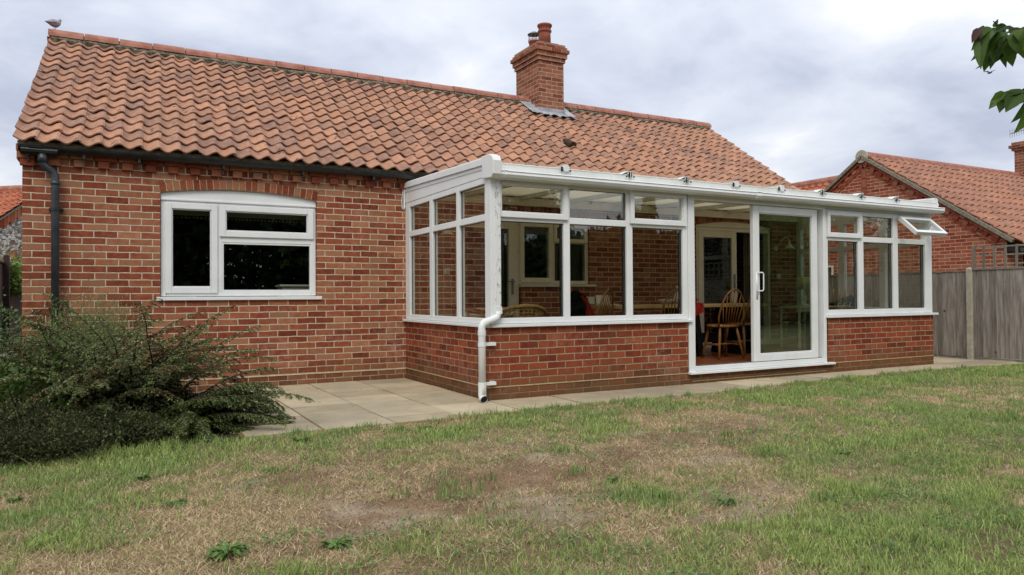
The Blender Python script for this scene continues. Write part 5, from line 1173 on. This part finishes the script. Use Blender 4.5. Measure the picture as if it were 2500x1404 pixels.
for i_, (x_, y_, s_, lb) in enumerate(WD):
    k_ = i_ % 3
    if k_ not in w0: w0[k_] = npmesh('leafy_weed', *ROS[k_], m_weed); o = w0[k_]
    else: o = w0[k_].copy(); COL.objects.link(o)
    o.location = (x_, y_, 0); o.scale = (s_ * .85,) * 3; o.rotation_euler = (0, 0, rs_.uniform(0, 6)); set_props(o, lb, 'weed', 'leafy weeds in the lawn')

lt = 700; x = np.concatenate([NR.uniform(2.2, 4.1, 250), NR.uniform(4.2, 11.6, 350), NR.uniform(1.8, 4.1, 100)]); y = np.concatenate([-np.abs(NR.normal(0, .05, 250)) - .01, DF - np.abs(NR.normal(0, .05, 350)) - .01, NR.uniform(-3.1, -.2, 100)]); az = NR.uniform(0, 6.28, lt)
V, F = leaves(np.stack([x, y, np.full(lt, .011)], 1), np.stack([np.cos(az), np.sin(az), NR.uniform(-.1, .3, lt)], 1), np.tile([0, 0, 1.], (lt, 1)) + NR.normal(0, .4, (lt, 3)), NR.uniform(.006, .022, lt), NR.uniform(.003, .01, lt))
set_props(npmesh('leaf_litter', V, F, leafmat('dead_leaf_bits', '3f3020', '8a7448', .8, .1)), kind='stuff')
# overhanging tree at the right of the camera
tree = thing('overhanging_tree', 'tree beside the camera whose leafy branch tips hang into the top right corner', 'tree', (5.2, -8.6, 0))
MB().tube([(5.2, -8.6, -.1), (5.22, -8.58, .9), (5.15, -8.5, 1.8), (5.25, -8.35, 2.8)], [.11, .085, .07, .04], 12).build('trunk', m_bark, tree, smooth=True)
def cp(px, py, Z):
    return CAM + (fw + rr * ((px - 1250) / 1780.17) - uu * ((py - 702) / 1780.17)) * Z
br = MB(); lim = []
b1 = [Vector((5.15, -8.45, 2.2)), Vector((4.75, -7.9, 2.38)), cp(2560, 60, 3.0), cp(2500, 70, 3.0), cp(2450, 82, 3.0), cp(2400, 95, 3.0)]
b2 = [Vector((5.15, -8.5, 1.9)), Vector((4.8, -8.0, 1.98)), cp(2570, 225, 3.05), cp(2520, 230, 3.05), cp(2455, 228, 3.05), cp(2440, 235, 3.05)]
br.tube(b1, [.03, .018, .006, .005, .004, .003], 6); br.tube(b2, [.03, .018, .006, .005, .004, .003], 6); br.tube([cp(2455, 80, 3.0), cp(2440, 66, 3.0), cp(2425, 52, 2.98)], [.004, .003, .002], 5)
br.build('limb', m_twig, tree, recalc=False)
def bigleaf(mb, root, tip, wd, nrm_):
    root, tip = Vector(root), Vector(tip); d = tip - root; L_ = d.length; d.normalize(); s_ = d.cross(Vector(nrm_)).normalized(); n_ = s_.cross(d).normalized(); K_ = 7; vs = []
    for k in range(K_ + 1):
        t = k / K_; w_ = wd * .5 * (math.sin(math.pi * t ** .75) ** .8 if 0 < t < 1 else 0) * (1 + .1 * (k % 2)); c_ = root + d * (L_ * t) - n_ * (L_ * .26 * t * t) + s_ * (L_ * .05 * math.sin(t * 3))
        vs += [c_ + s_ * w_ + n_ * w_ * .35, c_, c_ - s_ * w_ + n_ * w_ * .35]
    mb.add(vs, [(3 * k + a, 3 * k + a + 1, 3 * k + a + 4, 3 * k + a + 3) for k in range(K_) for a in (0, 1)])
lv = MB(); lb_ = MB()
LV = [(2400, 62, 2388, 112, 26), (2412, 66, 2388, 150, 40), (2425, 75, 2384, 108, 34), (2424, 80, 2392, 148, 36), (2440, 85, 2404, 168, 44), (2450, 90, 2412, 176, 40), (2438, 72, 2425, 125, 46), (2462, 88, 2442, 158, 44), (2470, 95, 2470, 158, 38), (2452, 70, 2492, 66, 24), (2478, 84, 2466, 120, 34), (2500, 70, 2482, 122, 60), (2510, 60, 2500, 140, 60), (2440, 60, 2452, 80, 30),
      (2425, 66, 2434, 50, 12), (2456, 226, 2424, 258, 34), (2470, 225, 2436, 268, 40), (2462, 230, 2458, 276, 36), (2490, 225, 2464, 262, 48), (2500, 228, 2478, 270, 44), (2512, 235, 2490, 300, 46), (2500, 222, 2446, 232, 26), (2530, 240, 2505, 320, 50), (2395, 70, 2380, 92, 24)]
LV = [(a, b, c_, d_, w_ * .68) for a, b, c_, d_, w_ in LV] + [(a + rs_.uniform(-6, 22), b + rs_.uniform(-10, 12), a + (c_ - a) * .7 + rs_.uniform(-12, 26), b + (d_ - b) * .72 + rs_.uniform(-14, 14), w_ * .55) for a, b, c_, d_, w_ in LV]
for i, (x0_, y0_, x1_, y1_, w_) in enumerate(LV):
    Z = 3.0 + rs_.uniform(-.08, .08); tgt = lb_ if i in (0, 17, 23) else lv
    bigleaf(tgt, cp(x0_, y0_, Z), cp(x1_, y1_, Z + rs_.uniform(-.06, .02)), w_ * 3 / 1780 * 1.15, -fw + Vector((rs_.uniform(-1.3, 1.3), rs_.uniform(-1, 1), rs_.uniform(-.1, 1.1))))
for k in range(420):   # the rest of the crown, outside the frame
    base = Vector((rs_.gauss(5.7, .5), rs_.gauss(-8.7, .5), rs_.gauss(2.75, .38))); tp_ = base + Vector((rs_.uniform(-.06, .06), rs_.uniform(-.06, .06), -.09)); q = base - CAM; az_ = math.atan2(q.dot(rr), q.dot(fw))
    if az_ > R(42): bigleaf(lv, base, tp_, .06, (rs_.uniform(-1, 1), rs_.uniform(-1, 1), .5))
for bl_ in (b1, b2):   # leaves along the limbs outside the frame
    for k in range(90):
        t_ = rs_.uniform(.15, 1.0); p_ = bl_[0].lerp(bl_[1], t_ * 2) if t_ < .5 else bl_[1].lerp(bl_[2], t_ * 2 - 1); q = p_ - CAM
        if math.atan2(q.dot(rr), q.dot(fw)) > R(37.5): bigleaf(lv, p_, p_ + Vector((rs_.uniform(-.07, .07), rs_.uniform(-.07, .07), rs_.uniform(-.11, -.03))), rs_.uniform(.03, .055), (rs_.uniform(-1, 1), rs_.uniform(-1, 1), .5))
crn = lv.build('crown', m_tree, tree, recalc=False); lb_.build('brown_leaves', m_treeb, tree, recalc=False)

# garden trees behind the camera: only met as reflections in the panes
def gtree(i, x, y, h, w, kind, lab):
    g = np.random.default_rng(100 + i); t = thing('conifer_tree' if kind else 'garden_tree', lab, 'tree', (x, y, 0))
    MB().tube([(x, y, -.1), (x + .1, y, h * .4), (x, y, h * .85)], [.16, .11, .03], 8).build('trunk', m_bark, t)
    n = 6500
    if kind: zz = g.uniform(.08, 1, n); rad = (1 - zz) * w * (.6 + .4 * np.sin(zz * 60)) * g.uniform(.5, 1, n); a = g.uniform(0, 6.28, n); P = np.stack([x + np.cos(a) * rad, y + np.sin(a) * rad, zz * h], 1)
    else:
        cl_ = unit(g.normal(0, 1, (26, 3))) * g.uniform(.4, 1, (26, 1)); P = cl_[g.integers(0, 26, n)] + g.normal(0, .16, (n, 3)); P = P * np.array([w, w, h * .42]) + np.array([x, y, h * .56])
    V, F = leaves(P, g.normal(0, 1, (n, 3)), g.normal(0, 1, (n, 3)), g.uniform(.12, .26, n), g.uniform(.08, .14, n)); npmesh('crown', V, F, m_hedge, t)
gtree(1, 11.0, -15.5, 5.6, 1.9, 0, 'round crowned garden tree reflected in the left panes'); gtree(2, 16.6, -15.2, 4.5, .9, 1, 'pointed conifer reflected in the middle fanlight')
gtree(3, 20.5, -16, 3.9, 1.3, 0, 'small garden tree reflected right of the conifer'); gtree(4, 26.0, -15.5, 4.8, 2.0, 0, 'broad garden tree reflected in the right hand panes'); gtree(5, 33.5, -16, 5.2, 2.2, 0, 'tall garden tree reflected in the far right fanlight'); gtree(6, 7.2, -15, 4.4, 1.7, 0, 'garden tree reflected in the sliding door')
hg = thing('garden_hedge', 'long dark hedge across the garden reflected low in the panes', 'hedge', (16, -14.6, 0))
n = 70000; X_ = NR.uniform(-4, 42, n); hh_ = np.where(X_ < 9, 5.3, np.where((X_ > 19.5) & (X_ < 25), 3.9, 3.2)) + .35 * np.sin(X_ * 1.7) + .25 * np.sin(X_ * 4.1); P = np.stack([X_, -14.9 + NR.normal(0, .4, n), NR.uniform(0, 1, n) ** .8 * hh_], 1)
V, F = leaves(P, NR.normal(0, 1, (n, 3)), NR.normal(0, 1, (n, 3)), NR.uniform(.2, .38, n), NR.uniform(.14, .24, n)); npmesh('foliage', V, F, m_hedge, hg)
hs = MB()
for k in range(14): hs.tube([(2 + k * 2.9, -14.6, -.1), (2.1 + k * 2.9, -14.6, 2.4)], [.06, .03], 6)
hs.build('stems', m_bark, hg)

# ------------------------------------------------------------------ birds
pg = thing('collared_dove', 'grey dove perched on the left end of the roof ridge', 'bird', (.1, YR, 4.8)); zb = 4.805
dv = Vector((.80, .60, 0)).normalized()
def bp_(s_, h_, w_=0): p = Vector((.09, YR, zb)) + dv * s_ + Vector((-dv.y, dv.x, 0)) * w_ + Vector((0, 0, h_)); return p
body = MB().tube([bp_(-.135, .075), bp_(-.10, .078), bp_(-.06, .085), bp_(-.02, .088), bp_(.02, .09), bp_(.05, .108), bp_(.063, .125), bp_(.068, .148), bp_(.08, .158), bp_(.093, .157)], [.006, .016, .04, .054, .054, .04, .024, .019, .021, .007], 12)
body.build('body', simple('dove_grey_feathers', '8a828c', 'a39aa3', 30, .9, .3), pg, smooth=True)
MB().tube([bp_(.09, .156), bp_(.108, .149)], [.005, .001], 6).build('beak', m_dark, pg)
for s_ in (-1, 1):
    MB().tube([bp_(.035, .095, .034 * s_), bp_(-.02, .088, .04 * s_), bp_(-.085, .075, .022 * s_), bp_(-.12, .075, .008 * s_)], [.012, .024, .014, .003], 8, flat=.4).build('wing', simple('dove_wing_feathers', '6f6a72', '837d86', 30, .9, .3) if s_ < 0 else bpy.data.materials['dove_wing_feathers'], pg, smooth=True)
    MB().tube([bp_(.0, .045, .015 * s_), bp_(.004, .0, .017 * s_), bp_(.022, -.004, .019 * s_)], [.004, .003, .002], 5).build('leg', m_pot, pg)
fb = MB(); c0 = Vector((42.922, 13.594, 13.145)); fb.tube([c0 - rr * .12 - uu * .03, c0, c0 + rr * .14 + uu * .03], [.02, .06, .015], 7)
for s_ in (-1, 1): fb.add([c0 + fw * .05, c0 - fw * .06, c0 - fw * .15 * s_ + rr * .28 * s_ + uu * (.12 + .02 * s_), c0 - fw * .02 + rr * .1 * s_ + uu * .1], [(0, 1, 2, 3)])
top(fb, 'flying_bird', m_dark, 'tiny dark bird gliding in the sky between the two branch tips', 'bird', recalc=False)

# ------------------------------------------------------------------ grass
def grass(n_try, box_, dens_fn, lmul=1.):
    x = NR.uniform(box_[0], box_[1], n_try); y = NR.uniform(box_[2], box_[3], n_try)
    q = np.stack([x - CAM.x, y - CAM.y], 1); dz = q @ np.array([fw.x, fw.y]); dx = q @ np.array([rr.x, rr.y])
    k = (dz > .8) & (np.abs(dx) < dz * .76 + .9) & (y < ledge(x) + .015) & ~((x < 1.68) & (y > -3.18)) & (x < 12.85)
    x, y, dz = x[k], y[k], dz[k]; ba_, gr_ = fields(x, y)
    p = dens_fn(dz) * np.clip(1.06 - ba_ * 1.15, .06, 1); k = NR.random(len(x)) < p; x, y, dz, ba_, gr_ = x[k], y[k], dz[k], ba_[k], gr_[k]; n = len(x)
    g = NR.random(n) < gr_ * .95 + .05
    edge = np.clip(1 - (ledge(x) - y) / .22, 0, 1)
    cl_ = np.clip((fbm(x, y, .22, 61) - .52) * 5, 0, 1)
    ln_ = np.where(g, NR.uniform(.02, .048, n) * (1 + .9 * cl_ * gr_), NR.uniform(.018, .045, n)) * (1 + edge * .35) * lmul
    tl = np.where(g, NR.uniform(.2, 1.0, n), NR.uniform(.8, 1.45, n)); az = NR.uniform(0, 2 * np.pi, n)
    h = np.stack([np.cos(az), np.sin(az), np.zeros(n)], 1); up_ = np.array([0, 0, 1.])
    d1 = h * np.sin(tl * np.where(g, .6, 1.))[:, None] + up_ * np.cos(tl * np.where(g, .6, 1.))[:, None]; t2 = np.minimum(tl * np.where(g, 1.5, 1.1), 1.62); d2 = h * np.sin(t2)[:, None] + up_ * np.cos(t2)[:, None]
    wd = (NR.uniform(.0008, .0015, n) * np.where(g, 1., .75) * (1 + .16 * dz))[:, None]; az2 = NR.uniform(0, 2 * np.pi, n); s_ = np.stack([np.cos(az2), np.sin(az2), np.zeros(n)], 1)
    z = -.014 + (fbm(x, y, .7, 51) - .5) * .035; B = np.stack([x, y, z], 1); Md = B + d1 * (ln_ * .55)[:, None]; Tp = Md + d2 * (ln_ * .45)[:, None]; Tp[:, 2] = np.maximum(Tp[:, 2], z + .003)
    V = np.stack([B - s_ * wd, B + s_ * wd, Md + s_ * wd * .8, Md - s_ * wd * .8, Tp], 1).reshape(-1, 3); b = np.arange(n)[:, None] * 5
    F = np.concatenate([b + np.array([[0, 1, 2, 2]]), b + np.array([[0, 2, 3, 3]]), b + np.array([[3, 2, 4, 4]])], 0)[:, :3]
    r1, r2 = NR.random((n, 1)), NR.random((n, 1)); gc = np.array([.17, .25, .07]) * (1 - r1) + np.array([.39, .46, .16]) * r1; gc = gc * (.68 + .7 * r2) * (.92 + .28 * gr_[:, None])
    bl = np.array([.17, .27, .12]); gc = np.where(fbm(x, y, .9, 88)[:, None] > .55, gc * .78 + bl * .22, gc)
    dc = np.array([.48, .35, .19]) * (1 - r1) + np.array([.76, .63, .41]) * r1; dc = dc * (.6 + .65 * r2); c = np.where(g[:, None], gc, dc)
    return V, F, np.repeat(c, 5, 0)
Vs, Fs, Ts, off = [], [], [], 0
for nt_, bx_, fn in ((1900000, (-1.2, 14, -8.2, -3.0), lambda d: np.clip(1.25 - d / 5.2, .22, 1)),):
    V, F, T2 = grass(nt_, bx_, fn); Vs.append(V); Fs.append(F + off); Ts.append(T2); off += len(V)
# tussocks
tx, ty = [], []
for k in range(150):
    x_ = NR.uniform(1.2, 11.5); y_ = float(ledge(np.array(x_))) - abs(NR.normal(0, .10)) if k < 60 else NR.uniform(-7, -3.2); q_ = int(NR.integers(15, 60)); sp_ = NR.uniform(.03, .09); tx.append(np.full(q_, x_) + NR.normal(0, sp_, q_)); ty.append(np.full(q_, y_) + NR.normal(0, sp_ * .8, q_))
x = np.concatenate(tx); y = np.minimum(np.concatenate(ty), ledge(np.concatenate(tx)) + .01); n = len(x); az = NR.uniform(0, 6.28, n); tl = NR.uniform(.1, .9, n); ln_ = NR.uniform(.03, .08, n)
h = np.stack([np.cos(az), np.sin(az), np.zeros(n)], 1); s_ = np.stack([-np.sin(az), np.cos(az), np.zeros(n)], 1); wd = NR.uniform(.0018, .003, n)[:, None]; B = np.stack([x, y, np.full(n, -.01)], 1)
Md = B + (h * np.sin(tl * .5)[:, None] + np.array([0, 0, 1.]) * np.cos(tl * .5)[:, None]) * (ln_ * .6)[:, None]; Tp = Md + (h * np.sin(tl * 1.7)[:, None] + np.array([0, 0, 1.]) * np.cos(tl * 1.7)[:, None]) * (ln_ * .5)[:, None]
V = np.stack([B - s_ * wd, B + s_ * wd, Md + s_ * wd * .8, Md - s_ * wd * .8, Tp], 1).reshape(-1, 3); b = np.arange(n)[:, None] * 5
F = np.concatenate([b + np.array([[0, 1, 2]]), b + np.array([[0, 2, 3]]), b + np.array([[3, 2, 4]])], 0); c = np.array([.17, .27, .08]) * NR.uniform(.6, 1.6, (n, 1)); Vs.append(V); Fs.append(F + off); Ts.append(np.repeat(c, 5, 0)); off += len(V)
x = NR.uniform(1, 7.5, 60000); y = NR.uniform(-7.4, -3.4, 60000); k = fields(x, y)[0] > .3; x, y = x[k], y[k]; n = len(x)
V, F4 = leaves(np.stack([x, y, -.014 + (fbm(x, y, .7, 51) - .5) * .035 + NR.uniform(.0, .006, n)], 1), NR.normal(0, 1, (n, 3)) * np.array([1, 1, .35]), NR.normal(0, .5, (n, 3)) + np.array([0, 0, 1.]), NR.uniform(.004, .013, n), NR.uniform(.004, .010, n), .5)
F = np.concatenate([F4[:, :3], F4[:, [0, 2, 3]]], 0); Vs.append(V); Fs.append(F + off); Ts.append(np.repeat(np.array([.27, .19, .13]) * NR.uniform(.35, 1.9, (n, 1)), 4, 0)); off += len(V)
# clover and small broad leaves threaded through the turf
cn_ = 170; cx0_ = NR.uniform(-.3, 11.5, cn_); cy0_ = NR.uniform(-7.6, -3.3, cn_); w_ = np.repeat(np.arange(cn_), 70); n = len(w_)
x = cx0_[w_] + NR.normal(0, .085, n); y = cy0_[w_] + NR.normal(0, .06, n); k = (y < ledge(x) - .02) & ~((x < 1.2) & (y > -3.2)); x, y = x[k], y[k]; n = len(x); az = NR.uniform(0, 6.28, n)
V, F4 = leaves(np.stack([x, y, NR.uniform(-.008, .018, n)], 1), np.stack([np.cos(az), np.sin(az), NR.uniform(-.1, .5, n)], 1), np.tile([0, 0, 1.], (n, 1)) + NR.normal(0, .3, (n, 3)), NR.uniform(.012, .028, n), NR.uniform(.008, .014, n), .15)
F = np.concatenate([F4[:, :3], F4[:, [0, 2, 3]]], 0); Vs.append(V); Fs.append(F + off); Ts.append(np.repeat(np.array([.14, .25, .08]) * NR.uniform(.6, 1.6, (n, 1)), 4, 0)); off += len(V)
V = np.concatenate(Vs); F = np.concatenate(Fs); T2 = np.concatenate(Ts); print('grass verts', len(V))
go_ = npmesh('lawn_grass', V, F, m_grass, tint=T2); set_props(go_, 'patchy half dry lawn grass with bare soil showing', 'grass', kind='stuff')
